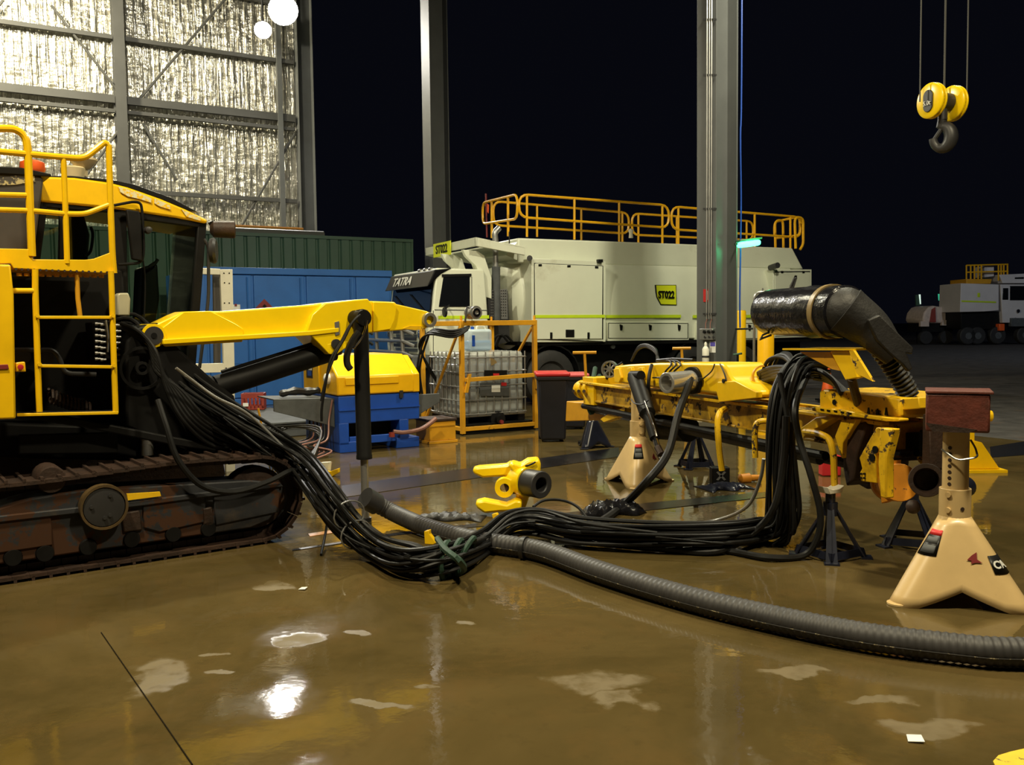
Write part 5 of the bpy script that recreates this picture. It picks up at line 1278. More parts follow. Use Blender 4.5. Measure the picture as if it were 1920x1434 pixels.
stM = dup(stR, cM, math.radians(48), 'tan jack stand beneath the middle of the yellow drill feed, slanting cylinder beside it')
stM.scale = (.92, .92, .98)
cL = G(1111, 838)
stL = cone_stand('jack_stand', 'dark navy cone jack stand at the far end of the drill feed with green sling', 'navy', Rb=.26, zc=.38, zcol=.48, ztop=.74, rt=.062, rtube=.05, tube='worn', decals=False); stL.location = cL; stL.rotation_euler = (0, 0, .5)
def angle_stand(label, mtop='frame_white', h=.50, Rb=.24, zc=.34):
    t = thing('axle_stand', label, 'axle stand', (0, 0, 0))
    MB().tube([V((0, 0, zc - .05)), V((0, 0, zc + .04))], .05, 14).build('collar', M['navy'], t)
    p = MB().tube([V((0, 0, zc)), V((0, 0, h - .05))], .034, 12).build('ratchet_post', M['navy'], t)
    MB().prism([V((-.06, -.05, h - .05)), V((.06, -.05, h - .05)), V((.08, -.05, h)), V((.03, -.05, h - .02)), V((-.03, -.05, h - .02)), V((-.08, -.05, h))], (0, .1, 0)).build('saddle', M[mtop], t, bevel=.004)
    for k in range(4):
        a = math.pi / 4 + k * math.pi / 2; d = V((math.cos(a), math.sin(a), 0)); s = V((-math.sin(a), math.cos(a), 0))
        top, bot = d * .045 + Z * zc, d * Rb
        l = MB().prism([top - s * .022, top + s * .022, bot + s * .04, bot - s * .04], -d * .012).build('leg', M['navy'], t)
        MB().prism([top, bot, bot - d * .035, top - d * .03], s * .010).build('leg_web', M['navy'], l)
        MB().cbox(bot + Z * .006, d * .07, s * .10, Z * .012).build('foot', M['navy'], l)
        e2 = V((math.cos(a + math.pi / 2), math.sin(a + math.pi / 2), 0)) * Rb
        MB().prism([bot + Z * .02, e2 + Z * .02, e2 * .93 + Z * .07, bot * .93 + Z * .07], -(bot + e2).normalized() * .008).build('base_strap', M['navy'], t)
    return t
a1 = angle_stand('black axle stand with a pale saddle near the hanging hose bundle'); a1.location = G(1556, 1042); a1.rotation_euler = (0, 0, .5)
a2 = dup(a1, G(1708, 1020), 1.1, 'black axle stand under the rusted cup at the near end of the feed')
a3 = dup(a1, G(1305, 876), .2, 'black axle stand further back under the ribbed drum of the feed'); a3.scale = (.92, .92, 1.15)
# rusty block on the front stand
q = V((cR.x, cR.y, 1.004)); t = thing('steel_block', 'red brown rusted steel block resting on top of the front tan jack stand', 'block', q)
bx_ = V((math.cos(-.42), math.sin(-.42), 0)); by_ = V((-math.sin(-.42), math.cos(-.42), 0))
MB().box(q - bx_ * .165 - by_ * .15, bx_ * .33, by_ * .30, Z * .22).build('web', M['redrust'], t, bevel=.012)
MB().box(q - bx_ * .17 - by_ * .155 + Z * .22, bx_ * .35, by_ * .30, Z * .016).build('top_flange', M['redrust'], t, bevel=.004)
MB().prism([q - bx_ * .13 - by_ * .155, q + bx_ * .06 - by_ * .155, q + bx_ * .10 - by_ * .155 + Z * .02, q - bx_ * .165 - by_ * .155 + Z * .05], by_ * .31).build('bottom_lip', M['rust'], t)
# yellow stand further back
q = G(1842, 884); t = thing('post_stand', 'yellow post stand with wedge foot behind the front jack stand', 'stand', q)
MB().box(q + V((-.19, .0, .02)), (.10, 0, 0), (0, .10, 0), (0, 0, .88)).build('post', M['yellow'], t, bevel=.006)
MB().prism([q + V((-.20, -.02, .03)), q + V((.18, -.02, .03)), q + V((-.02, -.02, .32)), q + V((-.20, -.02, .36))], (0, .16, 0)).build('wedge_foot', M['yellow'], t, bevel=.008)
MB().box(q + V((-.24, -.10, 0)), (.46, 0, 0), (0, .36, 0), (0, 0, .03)).build('base_plate', M['yellow'], t)
MB().lathe(q + V((-.1, .05, .60)), (1, -.1, 0), [(0, .04), (.16, .04), (.165, .06), (.20, .06)], 16).build('side_peg', M['yellow'], t)
# green sling round the far stand
pts = [D(1116, 690, 10.95), D(1112, 712, 10.75), D(1106, 735, 10.72), D(1104, 762, 10.74), D(1110, 774, 10.76), D(1116, 750, 10.74), D(1120, 722, 10.76), D(1124, 704, 10.9)]
tag(MB().tube(spline(pts, 5), .028, 8).build('sling', M['strap']), 'dark green webbing sling hung over the far end of the drill feed', 'sling')
# T handled posts and a spoked wheel behind the feed
for (px, py, y, hh), lb in (((1096, 661, 12.4, 22), 'yellow T handled post above the far end of the feed motor'), ((1278, 653, 12.8, 17), 'yellow T handled post behind the yellow cradle')):
    q = D(px, py, y); t = thing('handle_post', lb, 'post', (q.x + .06, q.y, 0))
    MB().tube([q - V((hh / 1700 * y, 0, 0)), q + V((hh / 1700 * y, 0, 0))], .022, 8).build('handle', M['amber'], t)
    MB().tube([q, V((q.x + .06, q.y, .02))], .02, 8).build('post', M['amber'], t); MB().disc(V((q.x + .06, q.y, 0)), Z, .16, .03, 16).build('base', M['black'], t)
q = D(1145, 692, 10.4); t = thing('trolley_wheel', 'pale grey spoked wheel standing behind the end of the feed cradle', 'wheel', q)
wa = V((-.5, -.86, 0))
MB().ring(q, wa, .098, .078, .05, 28).build('tyre', M['silver'], t)
for i in range(8):
    a = i * math.pi / 4; x = wa.orthogonal().normalized(); y = wa.cross(x); d = x * math.cos(a) + y * math.sin(a)
    MB().tube([q + wa * .025 + d * .02, q + wa * .025 + d * .082], .009, 6).build('spoke', M['silver'], t)
MB().disc(q, wa, .026, .06, 12).build('hub', M['silver'], t)
MB().tube([q + wa * .0, FE.at(.75, .0, .94)], .02, 8).build('axle', M['black'], t)
MB().tube([D(1155, 688, 10.3), D(1168, 680, 10.25)], .018, 8).build('axle_bolt', M['chrome'], t)

# ------------------------------------------------------------------ hoses
def tube_thing(name, pts, r, mt, label, cat, group=None, k=6, n=8):
    o = MB().tube(spline(pts, k), r, n).build(name, M[mt]); return tag(o, label, cat, group)
random.seed(11)
ctr = [T(196, 634, .86), T(240, 620, .82), T(290, 672, .66), T(345, 728, .48), T(420, 780, .30), T(500, 828, .15), T(565, 872, .1), D(612, 935, 6.45), D(655, 988, 6.4), D(705, 1028, 6.3), G(770, 1049, .122), G(845, 1047, .122), D(905, 1018, 6.5), D(950, 985, 6.72), D(1005, 978, 6.85), G(1090, 996, .122), G(1230, 1003, .122), G(1360, 1003, .122), D(1428, 994, 6.68), D(1462, 975, 6.62), D(1465, 890, 6.6), D(1467, 800, 6.62), D(1476, 735, 6.7), D(1500, 690, 6.9), D(1545, 690, 6.98)]
widths = [.12, .13, .13, .125, .12, .115, .11, .105, .10, .10, .10, .092, .090, .095, .10, .10, .09, .09, .09, .10, .10, .10, .10, .09, .085]
NB = 17
frames = []; x = None
for j, c in enumerate(ctr):                      # one frame carried along the bundle, so hoses keep their neighbours
    a = ctr[max(j - 1, 0)]; b = ctr[min(j + 1, len(ctr) - 1)]; d = (b - a).normalized()
    x = d.cross(Z).normalized() if x is None else (x - d * x.dot(d)).normalized()
    frames.append((x.copy(), d.cross(x).normalized()))
for i in range(NB):
    rr = math.sqrt((i + .5) / NB); th = i * 2.399963
    r = (.0125, .0145, .0155, .0165)[(i * 7) % 4]
    pts = []
    for j, c in enumerate(ctr):
        x, y = frames[j]
        tw = th + .35 * math.sin(j * .6); w = widths[j] * 1.12; jt = .002
        p = c + x * (w * rr * math.cos(tw) + random.uniform(-jt, jt)) + y * (w * rr * math.sin(tw) + random.uniform(-jt, jt))
        p.z = max(p.z, r + .002); pts.append(p)
    tube_thing('hydraulic_hose', pts, r, 'hose', 'black hydraulic hose in the thick bundle sagging from the drill rig to the feed', 'hose', 'bundled hydraulic hoses', 5, 7)
# strays that wander out of the bundle
for i in range(9):
    j0 = (3, 5, 4, 9, 11, 16, 15, 20, 21)[i]; r = (.010, .013, .009)[i % 3]; pts = []
    for j in range(j0, min(j0 + 6, len(ctr))):
        k = j - j0; bulge = math.sin(math.pi * (k + .3) / 5.6)
        c = ctr[j]; toward = (CAM - c).normalized()
        p = c + toward * (widths[j] * .9 + .02 + .05 * bulge) + Z * (.10 * math.sin(i * 2.1) * bulge) + V((.05 * math.cos(i * 1.7) * bulge, 0, 0))
        p.z = max(p.z, r + .003); pts.append(p)
    tube_thing('hydraulic_hose', pts, r, 'hose', 'thin black hose straying loosely over the outside of the thick hose bundle', 'hose', 'stray thin hoses', 6, 6)
# loose hoses of their own course
def Pz(x, y, yy): return D(x, y, yy)
tube_thing('hydraulic_hose', [T(296, 750, .1), T(312, 800, .0), T(334, 862, -.05), T(378, 910, -.05), T(440, 922, -.05), T(505, 902, -.05), T(548, 882, 0), T(580, 890, .1)], .022, 'hose', 'single black hose hanging in a wide loop across the crawler track', 'hose')
tube_thing('hydraulic_hose', [Pz(1300, 690, 8.4), Pz(1290, 725, 8.05), Pz(1272, 775, 7.9), Pz(1252, 850, 7.75), Pz(1215, 900, 7.6), G(1165, 950, .05), G(1110, 985, .05), G(1040, 990, .05)], .034, 'hose', 'thick black hose dropping from the yellow cradle past the tan stand to the floor', 'hose')
tube_thing('hydraulic_hose', [Pz(1515, 700, 6.8), Pz(1492, 760, 6.35), Pz(1498, 820, 6.3), Pz(1520, 890, 6.2), Pz(1538, 960, 6.15), Pz(1532, 1010, 6.15), G(1505, 1042, .03), G(1440, 1045, .03), G(1360, 1032, .025), G(1270, 1028, .025)], .024, 'hose', 'black hose swinging down beside the pale topped axle stand and back along the floor', 'hose')
tube_thing('hydraulic_hose', [Pz(1012, 955, 7.0), G(1060, 1005, .04), G(1105, 1020, .03), G(1160, 1003, .04), G(1260, 985, .03), G(1340, 976, .03), Pz(1400, 950, 7.0), Pz(1425, 900, 6.9), Pz(1432, 860, 6.85)], .014, 'silver', 'thin pale silvery hose curving over the black ones on the wet floor', 'hose')
h = tube_thing('hydraulic_hose', [G(1060, 1003, .05), G(1130, 1018, .03), G(1240, 1028, .03), G(1340, 1034, .03), Pz(1410, 1000, 6.5), Pz(1452, 950, 6.4), Pz(1470, 860, 6.4), Pz(1474, 780, 6.4)], .026, 'hose', 'black hose with a bright crimped silver joint lying along the floor', 'hose')
a, b = G(1248, 1027, .03), G(1298, 1031, .03)
MB().tube([a, a.lerp(b, .45)], .031, 12).build('crimped_joint', M['silver'], h); MB().tube([a.lerp(b, .55), b], .031, 12).build('crimped_joint', M['silver'], h)
for i, (px, py) in enumerate(((1485, 960), (1494, 935), (1478, 905))):
    tube_thing('hydraulic_hose', [Pz(1462, 700 + 8 * i, 6.6), Pz(1478 + 3 * i, 800, 6.45), Pz(px, 900, 6.42), Pz(px + 4, py + 30, 6.42), Pz(1478, 1000 + 6 * i, 6.5), Pz(1450, 1020, 6.6), Pz(1420, 1012, 6.7)], .018, 'hose', 'black hose bulging out to the side of the upright part of the bundle', 'hose', 'bulging hoses beside the bundle')
for i in range(4):
    tube_thing('hydraulic_hose', [Pz(1500 - i * 6, 692 + 3 * i, 7.0), Pz(1450, 690 + 6 * i, 7.55), Pz(1412, 704 + 5 * i, 8.0), Pz(1380, 706 + 4 * i, 8.35)], .026, 'hose', 'black hose strapped along the top of the drill feed beside the cradle', 'hose', 'hoses strapped on the feed')
for i in range(5):
    tube_thing('hydraulic_hose', [Pz(1510 + 4 * i, 700 + 2 * i, 6.9), Pz(1532 + 5 * i, 694 + 5 * i, 6.8), Pz(1562 + 4 * i, 712 + 4 * i, 6.55), Pz(1578 + 4 * i, 738, 6.4)], .02, 'hose', 'black hose bending down onto the slide cover of the feed', 'hose', 'hoses on the slide cover')
for i in range(3):
    tube_thing('hydraulic_hose', [Pz(1425 + i * 8, 712, 7.8), Pz(1440 + i * 10, 676 - i * 4, 7.7), Pz(1468 + i * 6, 670 - 3 * i, 7.5), Pz(1490, 690, 7.2)], .016, 'hose', 'black hose arching above the feed in front of the yellow bollards', 'hose', 'arching hoses on the feed')
q = Pz(1430, 706, 7.75); tag(MB().ring(q, (Pz(1450, 706, 7.5) - q), .10, .085, .03, 20).build('hose_strap', M['amber']), 'amber strap around the hoses on top of the feed', 'strap')
tube_thing('hydraulic_hose', [Pz(1000, 950, 7.2), Pz(1020, 938, 7.3), Pz(1055, 938, 7.4), Pz(1085, 952, 7.3), G(1110, 985, .05)], .012, 'hose', 'thin black hose arched beside the round yellow clevis eye', 'hose')
tube_thing('hydraulic_hose', [T(610, 900, -.2), T(616, 950, -.25), T(612, 990, -.28), G(602, 1040, .012)], .010, 'hose', 'thin black cable end poking straight down to the floor by the track', 'cable')
tube_thing('hydraulic_hose', [T(330, 690, .1), T(362, 714, .12), T(405, 745, .1), T(470, 780, .1), T(560, 868, .05)], .011, 'silver', 'thin pale grey line running along the top of the hose bundle by the rig', 'hose')
for i in range(6):
    tube_thing('hydraulic_hose', [T(226 + 3 * i, 606 + 4 * i, .45), T(262 + 4 * i, 622 + 5 * i, .38), T(292, 660 + 7 * i, .3), T(312 + 5 * i, 730, .28), T(345 + 10 * i, 790, .25), T(400 + 14 * i, 835 - 4 * i, .3), T(470 + 8 * i, 840, .3), T(548, 868, .3)], .016, 'hose', 'black hose drooping from the valve bank beneath the boom pivot', 'hose', 'drooping valve bank hoses')
for i in range(4):
    tube_thing('air_hose', [D(560 + i * 6, 880, 7.0), D(600, 820 - i * 6, 9.5), D(560 - 12 * i, 800, 10.3), D(520 - 6 * i, 812, 10.4), G(500 + 10 * i, 842, .02)], .010, 'hose', 'thin black cable trailing from the hose bundle back toward the grey tray', 'cable', 'trailing thin cables')
# big ribbed suction hose
path = [D(690, 936, 7.35), G(735, 960, .11), G(800, 988, .08), G(890, 1012, .075), G(1010, 1032, .075), G(1125, 1072, .075), G(1250, 1110, .075), G(1387, 1145, .075), G(1600, 1189, .075), G(1790, 1214, .075), G(1900, 1222, .075), G(2140, 1220, .075)]
sp = spline(path, 40); acc = 0; rad = []
res = [sp[0]]
for p in sp[1:]:
    while (p - res[-1]).length > .009: res.append(res[-1] + (p - res[-1]).normalized() * .009)
sh = thing('suction_hose', 'thick ribbed dark grey suction hose snaking across the wet floor', 'hose', res[len(res) // 2])
rad = [.069 + .0026 * math.sin(i * 2 * math.pi / 4.0) for i in range(len(res))]
MB().tube(res, rad, 20).build('body', M['ribbed'], sh, angle=60)
MB().tube([res[0] - (res[1] - res[0]).normalized() * .03, res[11]], .090, 22).build('end_collar', M['dark'], sh)
ink = mat('worn_cream_hose_print', (.30, .25, .14), .6, chip=(.03, .028, .026), amt=.95, chip_scale=26)
mb = MB(); b = 0
for i in range(110, len(res) - 1):
    d = (res[i + 1] - res[i - 1]).normalized(); x = d.cross(Z).normalized()
    if x.y > 0: x = -x
    for a in (math.radians(-12), math.radians(-6)): mb.v.append(res[i] + (x * math.cos(a) + Z * math.sin(a)) * .0745)
for i in range(len(mb.v) // 2 - 1): mb.f.append((2 * i, 2 * i + 2, 2 * i + 3, 2 * i + 1))
mb.build('print_line', ink, sh, solid=.002)
c = G(985, 1027, .075); tag(MB().ring(c - V((.02, 0, 0)), (.85, -.4, 0), .084, .072, .03, 24).build('hose_strap', M['rubber']), 'black tie strap around the ribbed suction hose', 'strap')
c = G(850, 1060, .1)
slg = thing('sling', 'dark green webbing sling tied around the hose bundle on the floor', 'sling', c)
for i in range(3):
    cc = G(838 + 16 * i, 1052 - 4 * i, .10); pts = [cc + V((.03 * math.cos(a) + .03 * i * math.sin(a), .13 * math.cos(a), max(-.09, .125 * math.sin(a)))) for a in [k * math.pi / 8 for k in range(16)]]
    MB().tube(pts, .020, 6, closed=True).build('wrap', M['strap'], slg)
MB().tube(spline([G(820, 1010, .17), G(835, 1030, .24), G(860, 1050, .22), G(870, 1066, .10), G(858, 1075, .03)], 5), .022, 6).build('tail', M['strap'], slg)
for k, (px, py) in enumerate(((665, 965), (678, 1002))):
    q = D(px - 10, py, 6.35); pts = [q + V((.09 * math.cos(a), .10 * math.cos(a), .10 * math.sin(a))) for a in [i * math.pi / 8 for i in range(16)]]
    tag(MB().tube(pts, .006, 6, closed=True).build('cable_tie', M['silver']), ['pale cable tie round the sagging hose bundle, nearer the drill rig', 'pale cable tie round the sagging hose bundle, nearer the floor'][k], 'tie')

# ------------------------------------------------------------------ yellow clevis casting on the floor
q = G(955, 958); t = thing('clevis', 'yellow cast clevis with a round steel eye lying on the wet floor', 'clevis', q)
def cv(x, y, yy=8.0): return D(x, y, yy)
rx = (V((.62, -.78, 0))).normalized(); c = cv(1010, 908, 7.72)
MB().ring(c - rx * .16, rx, .118, .062, .20, 30).build('eye', M['dark'], t, bevel=.008)
MB().lathe(c - rx * .34, rx, [(0, .09), (.05, .125), (.20, .132)], 24).build('barrel', M['boom'], t)
def arm(nm, pix, y0, w): return MB().prism([cv(x, y, y0) for x, y in pix], (0, w, 0)).build(nm, M['boom'], t, bevel=.02)
arm('body', [(952, 874), (962, 867), (976, 872), (990, 863), (1010, 861), (1014, 870), (1013, 890), (1000, 900), (990, 940), (984, 955), (966, 950), (968, 930), (958, 908), (944, 900), (968, 890)], 7.86, .20)
arm('fork_arm', [(886, 879), (898, 876), (950, 872), (956, 868), (970, 868), (980, 876), (966, 892), (905, 896), (887, 888)], 8.02, .16)
arm('fork_arm', [(891, 942), (908, 938), (950, 946), (966, 938), (980, 940), (978, 958), (935, 960), (908, 963), (893, 952)], 7.72, .16)
MB().ring(cv(946, 915, 7.82), (0, 1, 0), .085, .040, .10, 22).build('lug_eye', M['boom'], t)
MB().prism([cv(944, 906, 7.84), cv(972, 898, 7.84), cv(976, 926, 7.84), cv(950, 926, 7.84)], (0, .08, 0)).build('web', M['rust'], t)
MB().tube(spline([cv(978, 874, 7.9), cv(992, 872, 7.84), cv(1004, 866, 7.84)], 4), .008, 6).build('wire_tie', M['hose'], t)
# small yellow fittings left on the floor and hoses
def bit(pix, z, y, label, mt='yellow', name='latch_plate'):
    p = [D(x, yy, y) for x, yy in pix]
    tag(MB().prism(p, (.015, .04, 0)).build(name, M[mt], bevel=.004), label, 'bracket')
bit([(796, 1020), (795, 996), (804, 994), (804, 1001), (817, 1018), (812, 1021)], 0, 6.55, 'small yellow bracket standing on the hose bundle near the green sling')
bit([(924, 974), (922, 964), (930, 962), (938, 973), (932, 976)], 0, 7.62, 'tiny yellow bracket on the floor below the yellow clevis')
bit([(610, 895), (610, 882), (618, 884), (634, 878), (634, 886), (622, 894)], 0, 9.9, 'small yellow hooked tab at the foot of the hanging cylinder')
bit([(601, 867), (618, 866), (617, 882), (613, 893), (603, 893)], 0, 9.95, 'small white drilled tab beside the yellow hooked tab', 'frame_white', 'tab_plate')
# scraps of rubber and cloth on the floor
def crumple(name, px, py, L, Wd, hh, rot, mt, label, cat, seed):
    rnd = random.Random(seed); c = G(px, py); nx, ny = 22, 8; mb = MB()
    ca, sa = math.cos(rot), math.sin(rot)
    for i in range(nx + 1):
        for j in range(ny + 1):
            u, v = i / nx - .5, j / ny - .5
            ed = (1 - (2 * abs(u)) ** 4) * (1 - (2 * abs(v)) ** 4)
            z = .006 + hh * ed * (.35 + .65 * abs(math.sin(i * .9 + rnd.random() * .6 + j * .5))) 
            x, y = u * L, v * Wd * (1 + .35 * math.sin(i * .55 + seed))
            mb.v.append(c + V((x * ca - y * sa, x * sa + y * ca, z)))
    for i in range(nx):
        for j in range(ny):
            a = i * (ny + 1) + j; mb.f.append((a, a + ny + 1, a + ny + 2, a + 1))
    tag(mb.build(name, M[mt], solid=.006), label, cat)
crumple('rubber_sheet', 845, 972, .58, .20, .05, -.15, 'matte', 'crumpled black rubber sheet on the floor beside the ribbed hose', 'sheet', 2)
crumple('plastic_sheet', 1150, 962, .56, .26, .12, .25, 'bag', 'shiny crumpled black plastic on the floor by the tan middle stand', 'sheet', 5)
crumple('drain_cover_mat', 1360, 915, .5, .3, .05, .3, 'navy', 'dark flat mat on the wet floor below the grab bars of the feed', 'mat', 8)
# bits under the feed
q = G(1352, 908); t = thing('hydraulic_valve', 'dark square valve block with a pale cross on its face below the feed', 'valve', q)
MB().box(q + V((-.09, 0, 0)), (.18, 0, 0), (0, .14, 0), (0, 0, .17)).build('body', M['black'], t, bevel=.008)
for s in (1, -1): MB().prism([q + V((-.05 * s, -.004, .05)), q + V((-.03 * s, -.004, .04)), q + V((.05 * s, -.004, .125)), q + V((.03 * s, -.004, .135))], (0, .006, 0)).build('cross_bar', M['silver'], t)
q = G(1385, 905); tag(MB().lathe(q + Z * .04, (1, .3, 0), [(0, .02), (.02, .05), (.12, .055), (.14, .035), (.25, .03)], 14).build('pipe_coupling', M['orange']), 'rusty orange pipe coupling on the floor by the dark valve block', 'coupling')
q = G(1560, 893); t = thing('fuel_can', 'small red can on the floor seen through the arms of the feed', 'can', q)
MB().box(q + V((-.1, 0, 0)), (.2, 0, 0), (0, .14, 0), (0, 0, .22)).build('body', M['red'], t, bevel=.015); MB().disc(q + V((.04, .07, .215)), Z, .025, .04, 12).build('cap', M['ink'], t)
for (px, py, s), lb in (((1715, 1386, .035), 'tiny white scrap of paper on the wet floor at the lower right'), ((568, 1104, .026), 'pale flat shape on the wet floor below the hose bundle')):
    q = G(px, py, .003); tag(MB().prism([q + V((-s, -s * .6, 0)), q + V((s * .7, -s, .004)), q + V((s, s * .6, .006)), q + V((-s * .5, s, .002))], (0, 0, .003)).build('pale_piece', M['whiteink']), lb, 'scrap')  # thin pale pieces laid flat on the slab

# ------------------------------------------------------------------ bollards and pipe stand by the column
for (px, y, rr), lb in (((1388, 17.0, .105), 'yellow bollard next to the grey column, partly behind it'), ((1436, 13.2, .118), 'yellow bollard beside the bent grey pipe and the dust hood')):
    q = D(px, 600, y); q.z = 0; t = thing('bollard', lb, 'bollard', q)
    MB().lathe(q, Z, [(0, rr), (1.83, rr), (1.85, rr * .92)], 24).build('tube', M['hood'], t); MB().disc(q + Z * 1.83, Z, rr * .9, .03, 20).build('cap', M['hood'], t)
y = 13.6; q0 = D(1414, 640, y); x1 = D(1470, 547, y)
t = thing('pipe_stand', 'thin grey bent water pipe standing between the two yellow bollards', 'pipe', V((q0.x, y, 0)))
zt_ = D(1414, 548, y).z
MB().tube(rounded([V((q0.x, y, 0)), V((q0.x, y, zt_)), V((x1.x, y, zt_))], .1), .02, 8).build('riser', M['silver'], t)
MB().tube([V((D(1430, 550, y).x, y, .0)), D(1430, 540, y)], .012, 6).build('side_rod', M['silver'], t)
MB().tube([D(1413, 616, y), D(1380, 617, A0.y - .1)], .016, 8).build('wall_arm', M['black'], t)
q = D(1383, 665, 14.4); t = thing('tap_stand', 'dark standpipe tap with a chain by the foot of the grey column', 'tap', V((q.x, q.y, 0)))
MB().tube([V((q.x, q.y, 0)), q], .02, 8).build('pipe', M['black'], t); MB().tube([q - V((.07, 0, .0)), q + V((.07, 0, .02))], .016, 6).build('handle', M['green'], t)
# traffic cones far behind the feed
for (px, py, y), lb in (((1495, 664, 24.5), 'orange traffic cone seen above the hoses left of the hood bracket'), ((1552, 686, 18.6), 'orange traffic cone seen under the yellow hood bracket')):
    q = D(px, py, y); h = .75; q.z = 0; t = thing('traffic_cone', lb, 'cone', q)
    MB().lathe(q, Z, [(.03, .15), (.75, .035), (.76, 0)], 18).build('body', M['orangep'], t); MB().cbox(q + Z * .02, (.38, 0, 0), (0, .38, 0), (0, 0, .04)).build('base', M['ink'], t)
    MB().lathe(q, Z, [(.40, .094), (.55, .070)], 18).build('reflective_band', M['whiteink'], t)

# ------------------------------------------------------------------ crane hook block
y = 9.0; hb = D(1772, 200, y)
t = thing('crane_hook', 'yellow twin sheave crane hook block hanging on wire ropes', 'hook', hb)
sa = V((.945, .325, 0)).normalized(); c1, c2 = D(1748, 189, y), D(1795, 194, y)
c2 = c1 + sa * ((D(1795, 194, y) - c1).x / sa.x) ; c2.z = c1.z - .01
for i, c in enumerate((c1, c2)):
    s = MB().lathe(c - sa * .055, sa, [(.01, .05), (.008, .145), (.022, .170), (.040, .172), (.044, .15), (.058, .15), (.062, .172), (.080, .170), (.094, .145), (.092, .05)], 36).build('sheave', M['boom'], t, bevel=.004)
    MB().ring(c - sa * .006, sa, .153, .10, .013, 30).build('rope_groove', M['ink'], s)
    if i == 0:
        sd_ = V((sa.y, -sa.x, 0)); pill = [c - sa * .060 + sd_ * (.058 * math.cos(a)) + Z * (.058 * math.sin(a) + (.048 if math.sin(a) >= 0 else -.048) - .005) for a in [k * math.pi / 12 for k in range(24)]]
        MB().prism(pill, sa * .02).build('axle_cap', M['dark'], s, bevel=.004)
        text('rating', '5.0t', .062, c - sa * .069 - Z * .03, V((sa.y, -sa.x, 0)), Z, M['whiteink'], s, .002)
m_ = (c1 + c2) / 2
MB().lathe(c1 + sa * .05, sa, [(0, .085), ((c2 - c1).length - .10, .085)], 22).build('crosshead', M['dark'], t)
MB().tube([m_ - Z * .05, m_ - Z * .17], .045, 14).build('shank', M['dark'], t)
side = V((sa.y, -sa.x, 0)); hp = []; hr = []
hc_ = m_ - Z * .34
for i in range(26):
    a = math.radians(110 - i * 11.5); hp.append(hc_ + (side * .3 + V((.95, 0, 0)) * .0 + sa * 0 + V((.8, -.4, 0)) * 1).normalized() * (.082 * math.cos(a)) + Z * (.105 * math.sin(a))); hr.append(.040 + .026 * math.sin(math.pi * min(1, i / 20)))
hp = [m_ - Z * .17] + hp[1:]; hr[0] = .045
hk = MB().tube(hp, hr, 14).build('hook', M['dark'], t)
MB().tube([m_ - Z * .22 + V((.01, -.03, 0)), hp[24]], .022, 8).build('safety_latch', M['dark'], hk)
for px, pyb, c in ((1725, 175, c1), (1770, 166, c1), (1813, 168, c2), (1771, 172, c2)):
    b = D(px, pyb, c.y - (.0)); a = D(px - (1 if px < 1800 else 2), 0, c.y); a = b + (a - b) * 6; a.z = min(a.z, 13)
    MB().tube([V((b.x, b.y, b.z - .08)), V((b.x + (a.x - b.x) * .2, b.y, 13))], .0075, 6).build('wire_rope', M['girt'], t)

# ------------------------------------------------------------------ far yard vehicles
Y2 = 58.0; FT = Plane(D(1800, 620, Y2).xy, (1, .10))
t = thing('service_truck', 'distant white service truck with a yellow railed platform, half cut by the picture edge', 'truck', FT.at(2.4, 1, 0))
def q_(name, pix, off, th, mt, par=t): return MB().pp(FT, pix, off, th).build(name, M[mt], par, bevel=.03)
bd = q_('body', [(1802, 531), (1873, 533), (1873, 582), (1846, 584), (1800, 585)], 0, 2.4, 'far_white_paint')
q_('stripe', [(1803, 563), (1868, 565), (1868, 568), (1803, 566)], -.03, .04, 'lime', bd); q_('badge', [(1833, 549), (1838, 549), (1838, 557), (1833, 557)], -.03, .04, 'lime', bd)
q_('chassis', [(1802, 584), (1880, 584), (1890, 618), (1802, 616)], .3, 1.8, 'black')
cb2 = q_('cab', [(1876, 533), (1935, 533), (1945, 565), (1945, 605), (1880, 605)], 0, 2.4, 'far_white_paint')
q_('window', [(1881, 540), (1891, 540), (1891, 562), (1880, 562)], -.03, .04, 'darkglass', cb2); q_('windscreen', [(1894, 536), (1932, 536), (1938, 563), (1894, 563)], -.03, .04, 'darkglass', cb2)
q_('roof_box', [(1874, 515), (1940, 512), (1940, 531), (1880, 531)], .2, 2.0, 'far_white_paint', cb2)
q_('roof_sign', [(1903, 520), (1920, 519), (1920, 523), (1903, 523)], .18, .04, 'ink', cb2)
for px, py in ((1908, 583), (1902, 599)): MB().disc(FT(px, py, -.02), -FT.n, .12, .08, 12).build('headlamp', M['chrome'], cb2)
q_('bumper', [(1896, 596), (1945, 596), (1945, 612), (1896, 612)], -.15, .3, 'grey', cb2)
q_('orange_step', [(1874, 607), (1884, 607), (1884, 620), (1874, 620)], -.1, .4, 'orangep')
pf = q_('platform', [(1812, 523), (1860, 523), (1858, 532), (1812, 532)], .2, 1.8, 'amber')
for x in (1812, 1820, 1827, 1834, 1840, 1872, 1877, 1882, 1889): MB().tube([FT(x, 497, .3), FT(x, 526, .3)], .05, 6).build('rail_post', M['rail'], pf)
for yy in (497, 510): MB().tube([FT(1812, yy + .5, .3), FT(1890, yy - 1.5, .3)], .05, 6).build('handrail', M['rail'], pf)
q_('tank_box', [(1846, 499), (1864, 499), (1864, 518), (1846, 520)], .6, 1.0, 'far_white_paint', pf)
for px in (1818, 1836, 1874, 1925):
    o = FT.at(FT.s_of(px, 620), .1, .56); w = MB().lathe(o, FT.n, [(0, .30), (0, .5), (.05, .56), (.4, .56)], 20).build('wheel', M['tyre'], t); MB().disc(o - FT.n * .02, FT.n, .22, .1, 14).build('hub', M['grey'], w)
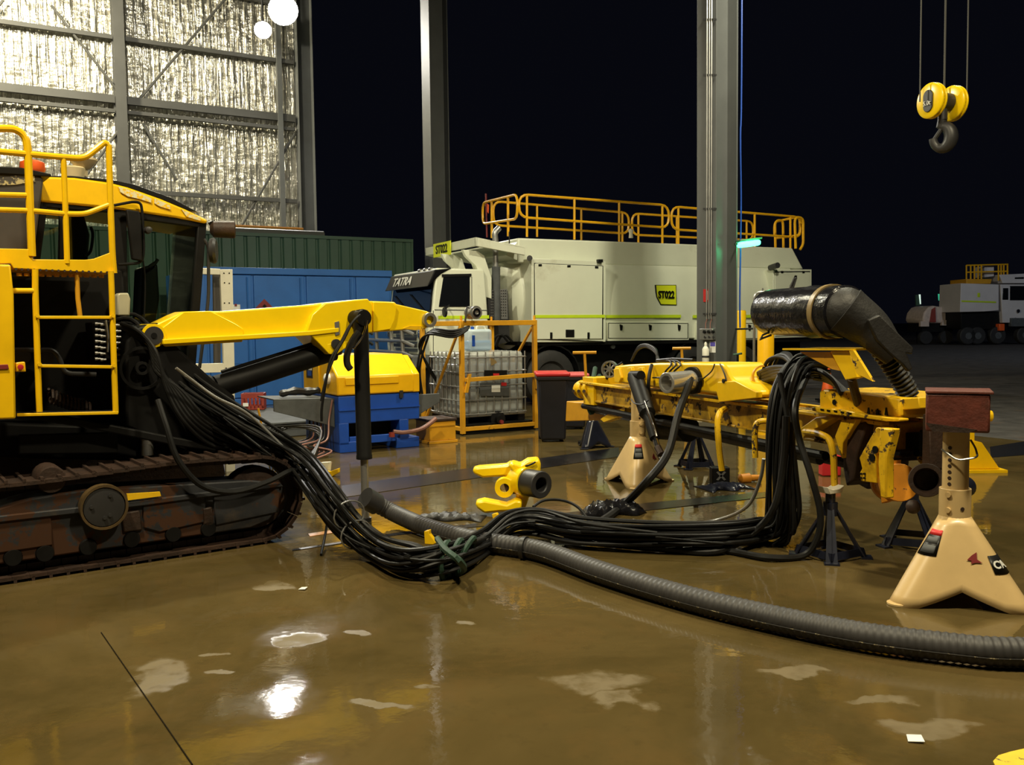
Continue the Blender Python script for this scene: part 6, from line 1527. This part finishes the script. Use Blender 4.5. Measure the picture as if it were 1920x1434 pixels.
t = thing('site_trailer', 'distant rounded cream trailer parked beside lit green panels', 'trailer', D(1757, 610, 60) * 1)
t.location.z = 0; P3 = Plane(D(1757, 610, 60).xy, (1, .1))
MB().pp(P3, [(1730, 600), (1733, 586), (1741, 576), (1750, 573), (1770, 576), (1780, 586), (1784, 600), (1780, 606), (1734, 606)], 0, 2.2).build('body', M['far_cream'], t, bevel=.1)
for pix in ([(1748, 580), (1754, 576), (1755, 604), (1744, 604)], [(1726, 602), (1742, 602), (1742, 612), (1726, 612)], [(1768, 600), (1788, 600), (1786, 610), (1766, 610)]): MB().pp(P3, pix, -.1, .2).build('fender' if pix[0][0] != 1748 else 'door', M['far_cream'] if pix[0][0] != 1748 else M['redcrate'], t)
MB().pp(P3, [(1730, 606), (1784, 606), (1786, 622), (1728, 622)], .2, 1.8).build('chassis', M['black'], t)
for px in (1738, 1776): MB().lathe(P3.at(P3.s_of(px, 620), .05, .45), P3.n, [(0, .2), (0, .42), (.05, .45), (.3, .45)], 18).build('wheel', M['tyre'], t)
for pix, e_, lb in (([(1717, 553), (1724, 552), (1726, 572), (1718, 573)], [(1723, 552), (1726, 552), (1727, 570), (1725, 570)], 'dim green lit panel on a post left of the distant trailer'), ([(1760, 551), (1768, 552), (1769, 564), (1761, 563)], None, 'bright green lit panel on a post above the distant trailer')):
    q = P3((pix[0][0] + pix[1][0]) / 2, 600, 2.6); t = thing('lit_panel', lb, 'panel', V((q.x, q.y, 0)))
    MB().pp(P3, pix, 2.6, .1).build('panel', M['far_green'] if e_ is None else M['green'], t)
    if e_: MB().pp(P3, e_, 2.58, .02).build('lit_edge', M['far_white'], t); MB().pp(P3, [(1718, 581), (1726, 580), (1728, 600), (1719, 601)], 2.6, .1).build('lower_panel', M['green'], t); MB().pp(P3, [(1726, 588), (1727.5, 588), (1728, 597), (1727, 597)], 2.58, .02).build('lit_edge', M['far_white'], t)
    q2 = P3(pix[0][0] + 3, pix[2][1], 2.66); MB().tube([V((q2.x, q2.y, 0)), q2], .04, 6).build('post', M['black'], t)
